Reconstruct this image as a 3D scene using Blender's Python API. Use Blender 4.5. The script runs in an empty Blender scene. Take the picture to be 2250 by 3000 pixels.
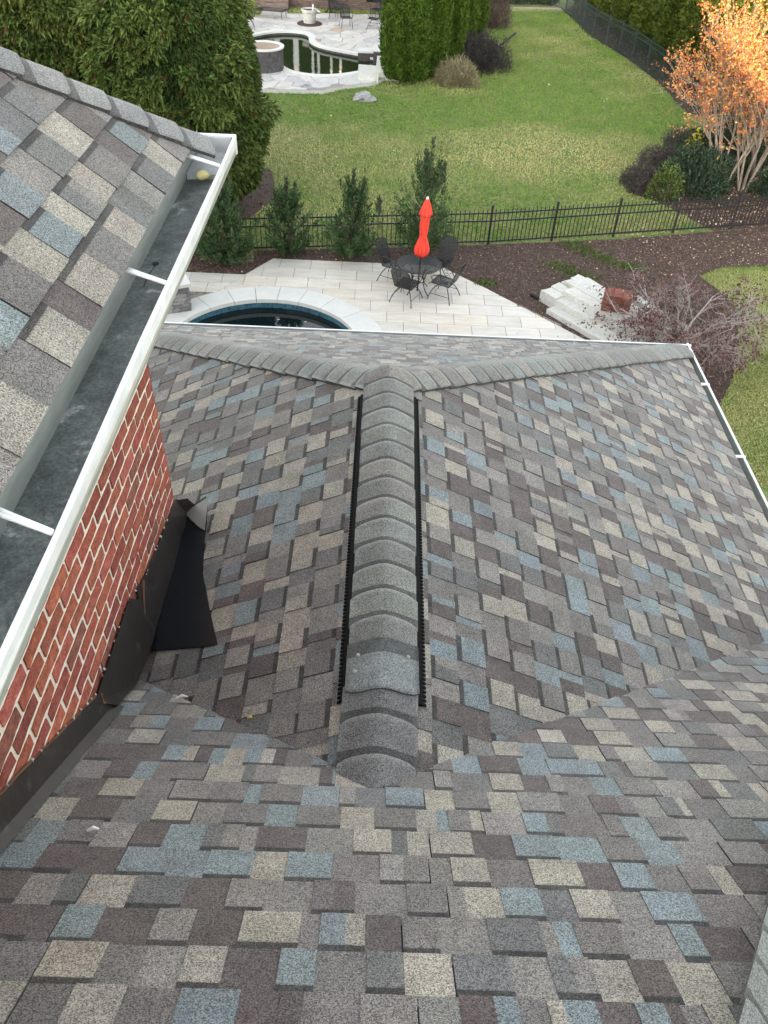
import bpy, math, random
import numpy as np
from mathutils import Vector, Matrix
from mathutils.geometry import tessellate_polygon

random.seed(7)
rng = np.random.default_rng(7)
SC = bpy.context.scene
COL = SC.collection
R = math.radians

# ------------------------------------------------------------------ camera
CZ = 9.4                                    # eye height above the patio
SRC_W, SRC_H, FPX = 2250.0, 3000.0, 2316.0  # lens in pixels of the photograph


def _unit(v):
    v = np.array(v, float)
    return v / np.linalg.norm(v)


_down = _unit([995 - 1125, 3950 - 1500, FPX])
_vx = 1178 - 1125.0
_vy = -(_vx * _down[0] + FPX * _down[2]) / _down[1]
_fw = _unit([_vx, _vy, FPX])
CAMR = np.stack([np.cross(_down, _fw), _fw, -_down])
cam = bpy.data.cameras.new('camera')
cam.sensor_fit = 'HORIZONTAL'
cam.sensor_width = 36.0
cam.lens = FPX / SRC_W * 36.0
cam.clip_start = 0.05
cam.clip_end = 2000
camo = bpy.data.objects.new('camera', cam)
COL.objects.link(camo)
_m = Matrix.Identity(4)
for i in range(3):
    _m[i][0], _m[i][1], _m[i][2] = CAMR[i, 0], -CAMR[i, 1], -CAMR[i, 2]
_m[2][3] = CZ
camo.matrix_world = _m
SC.camera = camo


def proj(p):
    q = CAMR.T @ (np.asarray(p, float) - np.array([0, 0, CZ]))
    if q[2] <= 0.05:
        return None
    return np.array([1125 + FPX * q[0] / q[2], 1500 + FPX * q[1] / q[2], q[2]])


def px_area(pts):
    """share of the photograph that a polygon covers (0 when it lies outside)"""
    q = [proj(p) for p in pts]
    if any(a is None for a in q):
        return 0.0
    q = np.array(q)
    if q[:, 0].max() < 0 or q[:, 0].min() > SRC_W or q[:, 1].max() < 0 or q[:, 1].min() > SRC_H:
        return 0.0
    x, y = q[:, 0], q[:, 1]
    return 0.5 * abs(np.dot(x, np.roll(y, -1)) - np.dot(y, np.roll(x, -1)))


# ------------------------------------------------------------------ sky, sun, exposure
SUN_EL = R(8.0)
SUN_TRAVEL = Vector((0.32, 1.0, 0)).normalized()
w = bpy.data.worlds.new('World')
SC.world = w
w.use_nodes = True
nt = w.node_tree
sky = nt.nodes.new('ShaderNodeTexSky')
sky.sky_type = 'NISHITA'
sky.sun_disc = False
sky.sun_elevation = SUN_EL
sky.sun_rotation = math.atan2(-SUN_TRAVEL.x, -SUN_TRAVEL.y)
sky.altitude = 200
sky.air_density = 1.0
sky.dust_density = 1.5
sky.ozone_density = 1.0
hs = nt.nodes.new('ShaderNodeHueSaturation')
hs.inputs['Saturation'].default_value = 0.22
bg = nt.nodes['Background']
bg.inputs['Strength'].default_value = 0.15
nt.links.new(sky.outputs[0], hs.inputs['Color'])
nt.links.new(hs.outputs[0], bg.inputs['Color'])
sun = bpy.data.lights.new('sun', 'SUN')
sun.energy = 2.0
sun.angle = R(0.6)
sun.color = (1.0, 0.70, 0.38)
suno = bpy.data.objects.new('sun', sun)
COL.objects.link(suno)
suno.location = (-20, -60, 30)
_d = Vector((SUN_TRAVEL.x * math.cos(SUN_EL), SUN_TRAVEL.y * math.cos(SUN_EL), -math.sin(SUN_EL)))
suno.rotation_euler = _d.to_track_quat('-Z', 'Y').to_euler()
SC.view_settings.view_transform = 'Standard'
SC.view_settings.look = 'None'
SC.view_settings.gamma = 1.0
SC.view_settings.exposure = 2.78
SC.render.engine = 'CYCLES'
SC.cycles.max_bounces = 5
SC.cycles.diffuse_bounces = 3
SC.cycles.glossy_bounces = 2
SC.cycles.transmission_bounces = 2
SC.cycles.transparent_max_bounces = 8
SC.cycles.use_denoising = True
SC.cycles.use_adaptive_sampling = True


# ------------------------------------------------------------------ materials
def mat(name, c1=(0.5, 0.5, 0.5), c2=None, scale=4.0, rough=0.75, attr=False, speck=0.0, speck_scale=300.0,
        blotch=0.0, blotch_scale=3.0, bump=0.0, bump_scale=40.0, metal=0.0, detail=4.0, spec=0.5, alpha=1.0,
        stretch=None, c3=None, c3_scale=1.0, c3_at=0.62, c2_amt=1.0):
    m = bpy.data.materials.new(name)
    m.use_nodes = True
    t = m.node_tree
    n = t.nodes
    L = t.links.new
    b = n['Principled BSDF']
    b.inputs['Roughness'].default_value = rough
    b.inputs['Metallic'].default_value = metal
    b.inputs['Specular IOR Level'].default_value = spec
    geo = n.new('ShaderNodeNewGeometry')
    pos = geo.outputs['Position']
    if stretch:
        mp = n.new('ShaderNodeMapping')
        mp.inputs['Scale'].default_value = stretch
        L(pos, mp.inputs['Vector'])
        pos = mp.outputs[0]
    if attr:
        a = n.new('ShaderNodeAttribute')
        a.attribute_name = 'Col'
        col = a.outputs['Color']
    else:
        rgb = n.new('ShaderNodeRGB')
        rgb.outputs[0].default_value = (*c1, 1)
        col = rgb.outputs[0]

    def noise(sc, dt=detail, rg=0.6):
        x = n.new('ShaderNodeTexNoise')
        x.inputs['Scale'].default_value = sc
        x.inputs['Detail'].default_value = dt
        x.inputs['Roughness'].default_value = rg
        L(pos, x.inputs['Vector'])
        return x

    def mix(fac, a_, b_, kind='MIX'):
        x = n.new('ShaderNodeMix')
        x.data_type = 'RGBA'
        x.blend_type = kind
        for s, v in ((x.inputs[0], fac), (x.inputs[6], a_), (x.inputs[7], b_)):
            if isinstance(v, (int, float)):
                s.default_value = v
            elif isinstance(v, tuple):
                s.default_value = (*v[:3], 1)
            else:
                L(v, s)
        return x.outputs[2]

    def rng_(v, a0, a1, b0, b1):
        x = n.new('ShaderNodeMapRange')
        L(v, x.inputs[0])
        for k, q in zip((1, 2, 3, 4), (a0, a1, b0, b1)):
            x.inputs[k].default_value = q
        return x.outputs[0]

    def scale_col(c, f):
        x = n.new('ShaderNodeVectorMath')
        x.operation = 'SCALE'
        L(c, x.inputs[0])
        L(f, x.inputs['Scale'])
        return x.outputs[0]

    if c2 is not None:
        col = mix(rng_(noise(scale).outputs['Fac'], 0.32, 0.68, 0, c2_amt), col, c2)
    if c3 is not None:
        col = mix(rng_(noise(c3_scale, 6).outputs['Fac'], c3_at - 0.06, c3_at + 0.06, 0, 1), col, c3)
    if blotch:
        col = scale_col(col, rng_(noise(blotch_scale, 5).outputs['Fac'], 0.3, 0.7, 1 - blotch, 1 + blotch))
    if speck:
        v = n.new('ShaderNodeTexVoronoi')
        v.inputs['Scale'].default_value = speck_scale
        L(pos, v.inputs['Vector'])
        sp = n.new('ShaderNodeSeparateColor')
        L(v.outputs['Color'], sp.inputs[0])
        col = scale_col(col, rng_(sp.outputs[0], 0, 1, 1 - speck, 1 + speck))
    L(col, b.inputs['Base Color'])
    if bump:
        bn = n.new('ShaderNodeBump')
        bn.inputs['Strength'].default_value = bump
        bn.inputs['Distance'].default_value = 0.01
        L(noise(bump_scale, 4).outputs['Fac'], bn.inputs['Height'])
        L(bn.outputs[0], b.inputs['Normal'])
    if alpha < 1:
        b.inputs['Alpha'].default_value = alpha
    return m


M = {}
M['shingle'] = mat('shingle', attr=True, c2=(0.150, 0.138, 0.126), scale=16, c2_amt=0.30, detail=6, rough=0.9, speck=0.74, speck_scale=380, blotch=0.16, blotch_scale=7, bump=0.35, bump_scale=260, spec=0.25)
M['shingle'].node_tree.nodes['Principled BSDF'].inputs['Sheen Weight'].default_value = 0.22
M['shingle'].node_tree.nodes['Principled BSDF'].inputs['Sheen Roughness'].default_value = 0.4
M['deck'] = mat('roof_felt', (0.03, 0.03, 0.032), rough=0.9)
M['vent'] = mat('black_plastic', (0.006, 0.006, 0.006), rough=0.8, spec=0.1, blotch=0.3, blotch_scale=20)
M['flange'] = mat('vent_flange', (0.20, 0.195, 0.185), rough=0.6, blotch=0.2)
M['white_metal'] = mat('white_gutter_paint', (0.74, 0.75, 0.74), (0.62, 0.63, 0.62), 9, 0.45, blotch=0.06, blotch_scale=14)
M['cream_metal'] = mat('cream_gutter_face', (0.62, 0.58, 0.48), (0.52, 0.47, 0.38), 5, 0.5)
M['zinc'] = mat('stained_zinc', (0.150, 0.168, 0.160), (0.080, 0.090, 0.087), 7, 0.62, c3=(0.36, 0.37, 0.37), c3_scale=9, c3_at=0.67, speck=0.3, speck_scale=160, blotch=0.3, blotch_scale=18, spec=0.35)
M['zinc_back'] = mat('zinc_back', (0.30, 0.32, 0.29), (0.24, 0.26, 0.236), 4, 0.5, blotch=0.12, blotch_scale=12, stretch=(1, 1, 5))
M['brick'] = mat('red_brick', attr=True, rough=0.88, blotch=0.32, blotch_scale=28, speck=0.25, speck_scale=160, bump=0.6, bump_scale=70, spec=0.2)
M['mortar'] = mat('cream_mortar', (0.80, 0.73, 0.62), (0.70, 0.61, 0.49), 24, 0.9, bump=0.6, bump_scale=120, spec=0.2)
M['flash'] = mat('brown_flashing', (0.021, 0.017, 0.015), (0.032, 0.027, 0.024), 6, 0.5, c3=(0.055, 0.047, 0.04), c3_scale=16, c3_at=0.64, bump=0.25, bump_scale=9, spec=0.35)
M['membrane'] = mat('black_membrane', (0.006, 0.008, 0.012), rough=0.34, blotch=0.3, blotch_scale=30, bump=0.12, bump_scale=14, spec=0.7)
M['sky_glint_grey'] = mat('painted_sky_glint', (0.20, 0.195, 0.175), rough=0.45, blotch=0.1)
M['light_zinc'] = mat('light_zinc', (0.42, 0.44, 0.45), (0.34, 0.36, 0.365), 9, 0.5, blotch=0.12, blotch_scale=20)
M['paver'] = mat('limestone_paver', attr=True, rough=0.7, c2=None, blotch=0.12, blotch_scale=2.2, stretch=(0.6, 3.0, 1), speck=0.08, speck_scale=60)
M['coping'] = mat('white_coping', (0.66, 0.67, 0.63), (0.60, 0.61, 0.57), 3, 0.65, blotch=0.05, blotch_scale=12)
M['stone'] = mat('limestone_block', (0.60, 0.60, 0.55), (0.52, 0.52, 0.47), 3, 0.85, blotch=0.15, blotch_scale=12, bump=0.5, bump_scale=22)
M['stack'] = mat('stacked_stone', attr=True, rough=0.85, blotch=0.25, blotch_scale=16, bump=0.7, bump_scale=30)
M['tile'] = mat('blue_tile', attr=True, rough=0.15, blotch=0.25, blotch_scale=30)
M['soil'] = mat('dark_soil', (0.05, 0.034, 0.027), (0.075, 0.05, 0.039), 30, 0.95, blotch=0.4, blotch_scale=60)
M['black_iron'] = mat('black_iron', (0.012, 0.012, 0.013), rough=0.5)
M['green_iron'] = mat('green_black_iron', (0.03, 0.05, 0.046), rough=0.45)
M['mesh'] = mat('expanded_metal_mesh', (0.012, 0.013, 0.015), rough=0.5, alpha=0.62)
M['red'] = mat('red_canvas', (0.86, 0.085, 0.052), (0.78, 0.07, 0.045), 12, 0.75, spec=0.2)
M['white'] = mat('white_plastic', (0.75, 0.74, 0.70), rough=0.5)
M['lawn'] = mat('lawn_soil', (0.115, 0.160, 0.040), (0.20, 0.195, 0.075), 0.55, 0.95, blotch=0.45, blotch_scale=9, c3=(0.10, 0.165, 0.034), c3_scale=1.4, c3_at=0.55)
M['leaf'] = mat('foliage', attr=True, rough=0.65, spec=0.25)
M['bark'] = mat('bark', attr=True, rough=0.9, blotch=0.3, blotch_scale=12, stretch=(3, 3, 0.7))
M['flag'] = mat('flagstone', attr=True, rough=0.75, blotch=0.14, blotch_scale=3.5)
M['grout'] = mat('flagstone_grout', (0.33, 0.30, 0.27), (0.26, 0.23, 0.2), 3, 0.9)
M['spa'] = mat('dark_stone_spa', (0.060, 0.055, 0.055), (0.10, 0.092, 0.092), 3.5, 0.85, blotch=0.4, blotch_scale=9)
M['rust'] = mat('rusty_water', (0.16, 0.085, 0.035), (0.22, 0.13, 0.06), 2, 0.3)
M['siding'] = mat('weathered_board', attr=True, rough=0.85, blotch=0.25, blotch_scale=6, stretch=(6, 6, 1))
M['pot'] = mat('pale_planter', (0.50, 0.49, 0.44), (0.36, 0.35, 0.31), 9, 0.8, blotch=0.2)
M['path'] = mat('tan_path', (0.42, 0.33, 0.25), (0.36, 0.28, 0.21), 2, 0.9)
M['chip'] = mat('litter', attr=True, rough=0.85)
M['opening_dark'] = mat('dark_opening', (0.010, 0.014, 0.010), rough=0.6, spec=0.1)
M['orange_brick'] = mat('orange_brick', attr=True, rough=0.88, blotch=0.35, blotch_scale=14, bump=0.5, bump_scale=40)
M['rock'] = mat('pale_rock', (0.42, 0.42, 0.42), (0.22, 0.22, 0.225), 5, 0.9, bump=0.8, bump_scale=12)


def water(name, colr, rough, bumpd):
    m = mat(name, colr, rough=rough, spec=0.6)
    t = m.node_tree
    n = t.nodes
    b = n['Principled BSDF']
    ns = n.new('ShaderNodeTexNoise')
    ns.inputs['Scale'].default_value = 4.0
    ns.inputs['Detail'].default_value = 3
    geo = n.new('ShaderNodeNewGeometry')
    t.links.new(geo.outputs['Position'], ns.inputs['Vector'])
    bp = n.new('ShaderNodeBump')
    bp.inputs['Strength'].default_value = bumpd
    bp.inputs['Distance'].default_value = 0.02
    t.links.new(ns.outputs['Fac'], bp.inputs['Height'])
    t.links.new(bp.outputs[0], b.inputs['Normal'])
    b.inputs['Specular IOR Level'].default_value = 0.28
    return m


M['pool_green'] = water('green_pool_water', (0.014, 0.026, 0.005), 0.04, 0.12)
M['pool_dark'] = water('dark_pool_water', (0.004, 0.009, 0.011), 0.03, 0.05)


# ------------------------------------------------------------------ mesh helpers
class MB:
    def __init__(self):
        self.v, self.f, self.c, self.m = [], [], [], []

    def add(self, verts, faces, col=(0.5, 0.5, 0.5), mi=0):
        o = len(self.v)
        self.v += [tuple(map(float, p)) for p in verts]
        for i, f in enumerate(faces):
            self.f.append([o + k for k in f])
            self.c.append(col[i] if isinstance(col, list) else col)
            self.m.append(mi)
        return self

    def box(self, x0, x1, y0, y1, z0, z1, col=(0.5, 0.5, 0.5), mi=0, jit=0.0):
        p = [(x, y, z) for z in (z0, z1) for x, y in ((x0, y0), (x1, y0), (x1, y1), (x0, y1))]
        if jit:
            p = [tuple(a + random.uniform(-jit, jit) for a in q) for q in p]
        return self.add(p, [(3, 2, 1, 0), (4, 5, 6, 7), (0, 1, 5, 4), (1, 2, 6, 5), (2, 3, 7, 6), (3, 0, 4, 7)], col, mi)

    def prism(self, poly, z0, z1, col=(0.5, 0.5, 0.5), mi=0, bottom=True):
        """poly: list of (x, y), counter-clockwise"""
        a = sum(poly[i][0] * poly[(i + 1) % len(poly)][1] - poly[(i + 1) % len(poly)][0] * poly[i][1] for i in range(len(poly)))
        if a < 0:
            poly = poly[::-1]
        n = len(poly)
        v = [(x, y, z0) for x, y in poly] + [(x, y, z1) for x, y in poly]
        f = [tuple(range(n, 2 * n))] + [(i, (i + 1) % n, n + (i + 1) % n, n + i) for i in range(n)]
        if bottom:
            f.append(tuple(range(n - 1, -1, -1)))
        return self.add(v, f, col, mi)

    def slab(self, top, down, col, side=(0.02, 0.02, 0.02), cols=None):
        """top: list of polygons sharing the outline's plane family; one polygon extruded along the vector down"""
        n = len(top)
        d = np.asarray(down, float)
        v = [tuple(p) for p in top] + [tuple(np.asarray(p, float) + d) for p in top]
        f = [tuple(range(n))] + [(i, n + i, n + (i + 1) % n, (i + 1) % n) for i in range(n)]
        return self.add(v, f, [col] + [side] * n)

    def tube(self, pts, rad, n=6, col=(0.5, 0.5, 0.5), cap=True, mi=0):
        pts = [np.asarray(p, float) for p in pts]
        if not hasattr(rad, '__len__'):
            rad = [rad] * len(pts)
        k = len(pts)
        vs, fs = [], []
        up = np.array([0.13, 0.21, 0.97])
        for i, p in enumerate(pts):
            t = pts[min(i + 1, k - 1)] - pts[max(i - 1, 0)]
            t = t / (np.linalg.norm(t) + 1e-9)
            a = np.cross(t, up)
            if np.linalg.norm(a) < 0.05:
                a = np.cross(t, np.array([1.0, 0, 0]))
            a /= np.linalg.norm(a)
            b = np.cross(t, a)
            for j in range(n):
                q = 2 * math.pi * j / n
                vs.append(p + rad[i] * (math.cos(q) * a + math.sin(q) * b))
        for i in range(k - 1):
            for j in range(n):
                fs.append((i * n + j, i * n + (j + 1) % n, (i + 1) * n + (j + 1) % n, (i + 1) * n + j))
        if cap:
            fs.append(tuple(range(n - 1, -1, -1)))
            fs.append(tuple((k - 1) * n + j for j in range(n)))
        return self.add(vs, fs, col, mi)

    def lathe(self, prof, n=20, c=(0, 0), col=(0.5, 0.5, 0.5), mod=None, mi=0):
        vs, fs = [], []
        for i, (r, z) in enumerate(prof):
            for j in range(n):
                q = 2 * math.pi * j / n
                rr = r * (mod(q, i) if mod else 1)
                vs.append((c[0] + rr * math.cos(q), c[1] + rr * math.sin(q), z))
        for i in range(len(prof) - 1):
            for j in range(n):
                fs.append((i * n + j, i * n + (j + 1) % n, (i + 1) * n + (j + 1) % n, (i + 1) * n + j))
        fs.append(tuple(range(n - 1, -1, -1)))
        fs.append(tuple((len(prof) - 1) * n + j for j in range(n)))
        return self.add(vs, fs, col, mi)

    def build(self, name, m, parent=None, smooth=False, **props):
        me = bpy.data.meshes.new(name)
        me.from_pydata(self.v, [], self.f)
        at = me.attributes.new('Col', 'FLOAT_COLOR', 'FACE')
        at.data.foreach_set('color', np.array([(*c[:3], 1.0) for c in self.c], np.float32).ravel())
        for q in (m if isinstance(m, (list, tuple)) else [m]):
            me.materials.append(M[q])
        if any(self.m):
            me.polygons.foreach_set('material_index', self.m)
        if smooth:
            me.polygons.foreach_set('use_smooth', [True] * len(me.polygons))
        me.update()
        return link(name, me, parent, **props)


def link(name, me, parent=None, **props):
    o = bpy.data.objects.new(name, me)
    COL.objects.link(o)
    if parent is not None:
        o.parent = parent
        o.matrix_parent_inverse = PINV.get(parent.name, Matrix.Identity(4))
    for k, v in props.items():
        o[k] = v
    return o


PINV = {}


def thing(name, label, cat, loc=(0, 0, 0), rz=0.0, group=None, kind=None, local=False):
    """an Empty at the thing's base; children are given in world coordinates (local=True: in its own)"""
    o = bpy.data.objects.new(name, None)
    COL.objects.link(o)
    o.empty_display_size = 0.2
    o.location = loc
    o.rotation_euler = (0, 0, rz)
    if cat:
        o['category'] = cat
    if label:
        o['label'] = label
    if group:
        o['group'] = group
    if kind:
        o['kind'] = kind
    PINV[o.name] = Matrix.Identity(4) if local else (Matrix.Translation(loc) @ Matrix.Rotation(rz, 4, 'Z')).inverted()
    return o


def tag(o, label, cat, group=None):
    o['label'] = label
    o['category'] = cat
    if group:
        o['group'] = group
    return o


def copy_tree(o, loc=None, rz=None, parent=None, **props):
    c = o.copy()
    COL.objects.link(c)
    if parent is not None:
        c.parent = parent
        c.matrix_parent_inverse = o.matrix_parent_inverse.copy()
    if loc is not None:
        c.location = loc
    if rz is not None:
        c.rotation_euler = (0, 0, rz)
    for k, v in props.items():
        c[k] = v
    for ch in list(o.children):
        copy_tree(ch, parent=c)
    return c


def leaves(name, P, D, length, width, cols, m='leaf', parent=None, droop=0.0, **props):
    """P base points, D unit directions (N,3); each leaf is one folded kite"""
    N = len(P)
    P = np.asarray(P, float)
    D = np.asarray(D, float)
    length = np.broadcast_to(np.asarray(length, float), (N,))[:, None]
    width = np.broadcast_to(np.asarray(width, float), (N,))[:, None]
    r = rng.normal(size=(N, 3))
    S = np.cross(D, r)
    S /= np.linalg.norm(S, axis=1)[:, None] + 1e-9
    V = np.empty((N, 4, 3))
    V[:, 0] = P
    V[:, 1] = P + D * length * 0.55 + S * width * 0.5
    V[:, 2] = P + D * length + np.array([0, 0, -droop]) * length
    V[:, 3] = P + D * length * 0.55 - S * width * 0.5
    me = bpy.data.meshes.new(name)
    me.vertices.add(N * 4)
    me.vertices.foreach_set('co', V.reshape(-1))
    me.loops.add(N * 4)
    me.loops.foreach_set('vertex_index', np.arange(N * 4, dtype=np.int32))
    me.polygons.add(N)
    me.polygons.foreach_set('loop_start', np.arange(0, N * 4, 4, dtype=np.int32))
    me.polygons.foreach_set('loop_total', np.full(N, 4, dtype=np.int32))
    at = me.attributes.new('Col', 'FLOAT_COLOR', 'FACE')
    c4 = np.ones((N, 4), np.float32)
    c4[:, :3] = np.clip(cols, 0, 1)
    at.data.foreach_set('color', c4.ravel())
    me.materials.append(M[m])
    me.update()
    me.validate()
    return link(name, me, parent, **props)


def clip(poly, a, b, c):
    """keep the side a*x + b*y <= c of a polygon"""
    out = []
    n = len(poly)
    for i in range(n):
        p, q = poly[i], poly[(i + 1) % n]
        dp, dq = a * p[0] + b * p[1] - c, a * q[0] + b * q[1] - c
        if dp <= 0:
            out.append(p)
        if (dp < 0 < dq) or (dq < 0 < dp):
            t = dp / (dp - dq)
            out.append((p[0] + t * (q[0] - p[0]), p[1] + t * (q[1] - p[1])))
    return out


def clip_convex(poly, region):
    """region: convex, counter-clockwise"""
    n = len(region)
    for i in range(n):
        if len(poly) < 3:
            return []
        (x0, y0), (x1, y1) = region[i], region[(i + 1) % n]
        ex, ey = x1 - x0, y1 - y0
        poly = clip(poly, ey, -ex, ey * x0 - ex * y0)
    return poly if len(poly) >= 3 else []


def parea(poly):
    return 0.5 * sum(poly[i][0] * poly[(i + 1) % len(poly)][1] - poly[(i + 1) % len(poly)][0] * poly[i][1] for i in range(len(poly)))


def vary(c, s=0.08):
    k = 1 + random.uniform(-s, s)
    return tuple(max(0, x * k * (1 + random.uniform(-s / 5, s / 5))) for x in c)


# ================================================================== THE HOUSE: roofs under the camera
ZR = CZ - 2.70                 # ridge of the lower wing
X0 = 0.067                     # its ridge line
EAVE_X, EAVE_Y = 3.10, 7.083
PEAK_Y = 4.05
YF, SF = 1.40, 0.72            # where the main slope meets that ridge; its pitch
EXPO = 0.144
TAN = (0.285, 0.258, 0.214)
BLUE = (0.172, 0.206, 0.212)
BROWN = (0.092, 0.074, 0.070)
MID = (0.145, 0.133, 0.124)
LIGHT = (0.195, 0.181, 0.164)
SLATE = (0.120, 0.121, 0.116)
LIGHTS = [(TAN, 0.40), (BLUE, 0.30), (LIGHT, 0.30)]
DARKS = [(BROWN, 0.40), (MID, 0.38), (SLATE, 0.22)]


def pick(pal):
    r = random.random()
    for c, p in pal:
        r -= p
        if r <= 0:
            return vary(c, 0.11)
    return vary(pal[-1][0], 0.11)


def shingles(parent, O, U, V, Nn, umin, umax, rows, regions, keep=300, mass='shingle_field', wmin=0.090, wmax=0.155, expo=EXPO):
    """courses of laminated shingles on one slope. O: point on the eave line, U along the course, V up the slope, Nn normal."""
    O, U, V, Nn = (np.asarray(a, float) for a in (O, U, V, Nn))
    out = []

    def W(u, v, h):
        return O + U * u + V * v + Nn * h

    for k in range(rows[0], rows[1]):
        u = umin + random.uniform(-0.2, 0.0)
        v0, v1 = k * expo, (k + 1) * expo
        raised = random.random() < 0.5
        since = 0.0
        light = random.random() < 0.5
        while u < umax:
            wd = random.uniform(wmin, wmax)
            since += wd
            light = (not light) if random.random() < 0.78 else light
            c = pick(LIGHTS if light else DARKS)
            csplit = pick(LIGHTS if random.random() < 0.5 else DARKS) if random.random() < 0.15 else c
            usp = u + wd * random.uniform(0.3, 0.7)
            if random.random() < 0.10:
                wd *= 0.45
            gap = 0.004 if since > 0.9 else 0.0
            if since > 0.9:
                since = 0
            a, b_ = u, u + wd - gap
            wob = random.uniform(-0.003, 0.003)
            t0 = 0.0092 if raised else 0.0050
            t0 += random.uniform(0, 0.0012)
            vb = v1 - random.uniform(0.021, 0.027)
            for reg in regions:
                pieces = []
                full = clip_convex([(a, v0 + wob), (b_, v0 + wob), (b_, v1 + 0.03), (a, v1 + 0.03)], reg)
                if not full or abs(parea(full)) < 0.0009:
                    continue
                hh = lambda vv: t0 * (1 - 0.72 * (vv - v0) / (expo + 0.03)) if vv <= v1 else t0 * 0.28
                mb = MB()
                lo = clip(full, 0, 1, vb)
                hi = clip(full, 0, -1, -vb)
                soft = clip(lo, 0, -1, -(vb - 0.004)) if len(lo) >= 3 else []
                lo = clip(lo, 0, 1, vb - 0.004) if len(lo) >= 3 else []
                allp = []
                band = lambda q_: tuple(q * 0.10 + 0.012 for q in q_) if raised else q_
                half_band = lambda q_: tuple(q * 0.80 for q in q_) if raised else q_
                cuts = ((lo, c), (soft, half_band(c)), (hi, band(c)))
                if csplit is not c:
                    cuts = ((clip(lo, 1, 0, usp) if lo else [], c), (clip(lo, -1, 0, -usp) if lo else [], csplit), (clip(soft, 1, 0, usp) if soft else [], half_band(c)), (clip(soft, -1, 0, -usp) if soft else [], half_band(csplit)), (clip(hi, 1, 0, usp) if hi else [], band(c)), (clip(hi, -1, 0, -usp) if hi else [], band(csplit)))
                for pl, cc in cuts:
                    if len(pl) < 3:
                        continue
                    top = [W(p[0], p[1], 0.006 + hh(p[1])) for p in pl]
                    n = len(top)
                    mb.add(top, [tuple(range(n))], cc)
                full_top = [W(p[0], p[1], 0.006 + hh(p[1])) for p in full]
                n = len(full_top)
                bot = [q - Nn * (0.004 + (0.006 if raised else 0.002)) for q in full_top]
                edge = (0.018, 0.018, 0.018)
                mb.add(full_top + bot, [(i, n + i, n + (i + 1) % n, (i + 1) % n) for i in range(n)], edge)
                out.append((px_area(full_top[:]), mb))
            u += wd
            raised = not raised if random.random() < 0.94 else raised
    out.sort(key=lambda s: -s[0])
    return out


def emit_shingles(out, parent, keep, mass):
    out.sort(key=lambda s: -s[0])
    for a, mb in out[:keep]:
        mb.build('shingle', 'shingle', parent)
    rest = MB()
    for a, mb in out[keep:]:
        o = len(rest.v)
        rest.v += mb.v
        rest.f += [[o + i for i in f] for f in mb.f]
        rest.c += mb.c
        rest.m += mb.m
    if rest.v:
        rest.build(mass, 'shingle', parent, kind='stuff')


def caps(parent, A, B, nl, nr, n, half=0.15, lift=0.02, name='ridge_cap_shingle', palette=None, curve=0.3, thick=0.010, keep=999):
    """overlapping cap shingles from A (lowest, its butt outwards) to B. nl, nr: normals of the slopes left and right of A->B"""
    A, B, nl, nr = (np.asarray(a, float) for a in (A, B, nl, nr))
    d = _unit(B - A)
    L = np.linalg.norm(B - A)
    e = L / n
    sl = _unit(np.cross(nl, d))
    sr = _unit(np.cross(d, nr))
    if np.dot(sl, sr) > 0.9:
        sr = -sr
    upv = _unit(nl + nr)
    ts = [-1, -0.82, -0.6, -0.4, -0.2, 0, 0.2, 0.4, 0.6, 0.82, 1]

    def sec(t, w):
        if abs(t) >= curve:
            return (sl if t < 0 else sr) * abs(t) * w
        s = (t + curve) / (2 * curve)
        return sl * (curve * w) * (1 - s) ** 2 + sr * (curve * w) * s ** 2

    pal = palette or [(0.172, 0.180, 0.158), (0.198, 0.204, 0.178), (0.154, 0.160, 0.146), (0.184, 0.198, 0.182), (0.215, 0.206, 0.180), (0.170, 0.160, 0.150)]
    for i in range(n):
        c = vary(random.choice(pal), 0.07)
        if random.random() < 0.35:
            c2 = vary(random.choice(pal), 0.07)
        else:
            c2 = c
        half_w = half * random.uniform(0.97, 1.03)
        rows = [(0.0, thick + 0.004, 0.0), (0.025, thick + 0.0035, 0.0), (e * 0.80, thick * 0.7, 0), (e * 0.83, thick * 0.66, 0), (e + 0.03, thick * 0.3, 0)]
        g, f, cc = [], [], []
        for ri, (s, h, _) in enumerate(rows):
            for t in ts:
                ss = s
                tt = t
                if ri == 0 and abs(t) > 0.75:
                    ss = s + 0.022 * (abs(t) - 0.75) / 0.25
                p = A + d * (i * e + ss) + sec(tt, half_w) + upv * (lift + h)
                g.append(p)
        m = len(ts)
        for ri in range(len(rows) - 1):
            for j in range(m - 1):
                f.append((ri * m + j, ri * m + j + 1, (ri + 1) * m + j + 1, (ri + 1) * m + j))
                base = c if j < m // 2 else c2
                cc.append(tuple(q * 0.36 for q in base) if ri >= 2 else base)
        o = len(g)
        for j in range(m):                       # butt edge and sides drop down
            g.append(g[j] - upv * 0.008)
        for j in range(m - 1):
            f.append((j, o + j, o + j + 1, j + 1))
            cc.append((0.03, 0.03, 0.03))
        for j0 in (0, m - 1):
            o2 = len(g)
            for ri in range(len(rows)):
                g.append(g[ri * m + j0] - upv * 0.012)
            for ri in range(len(rows) - 1):
                f.append((ri * m + j0, (ri + 1) * m + j0, o2 + ri + 1, o2 + ri))
                cc.append((0.02, 0.02, 0.02))
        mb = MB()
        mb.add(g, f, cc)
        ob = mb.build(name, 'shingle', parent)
        me = ob.data
        sm = [True] * ((len(rows) - 1) * (m - 1)) + [False] * (len(me.polygons) - (len(rows) - 1) * (m - 1))
        me.polygons.foreach_set('use_smooth', sm)


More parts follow.
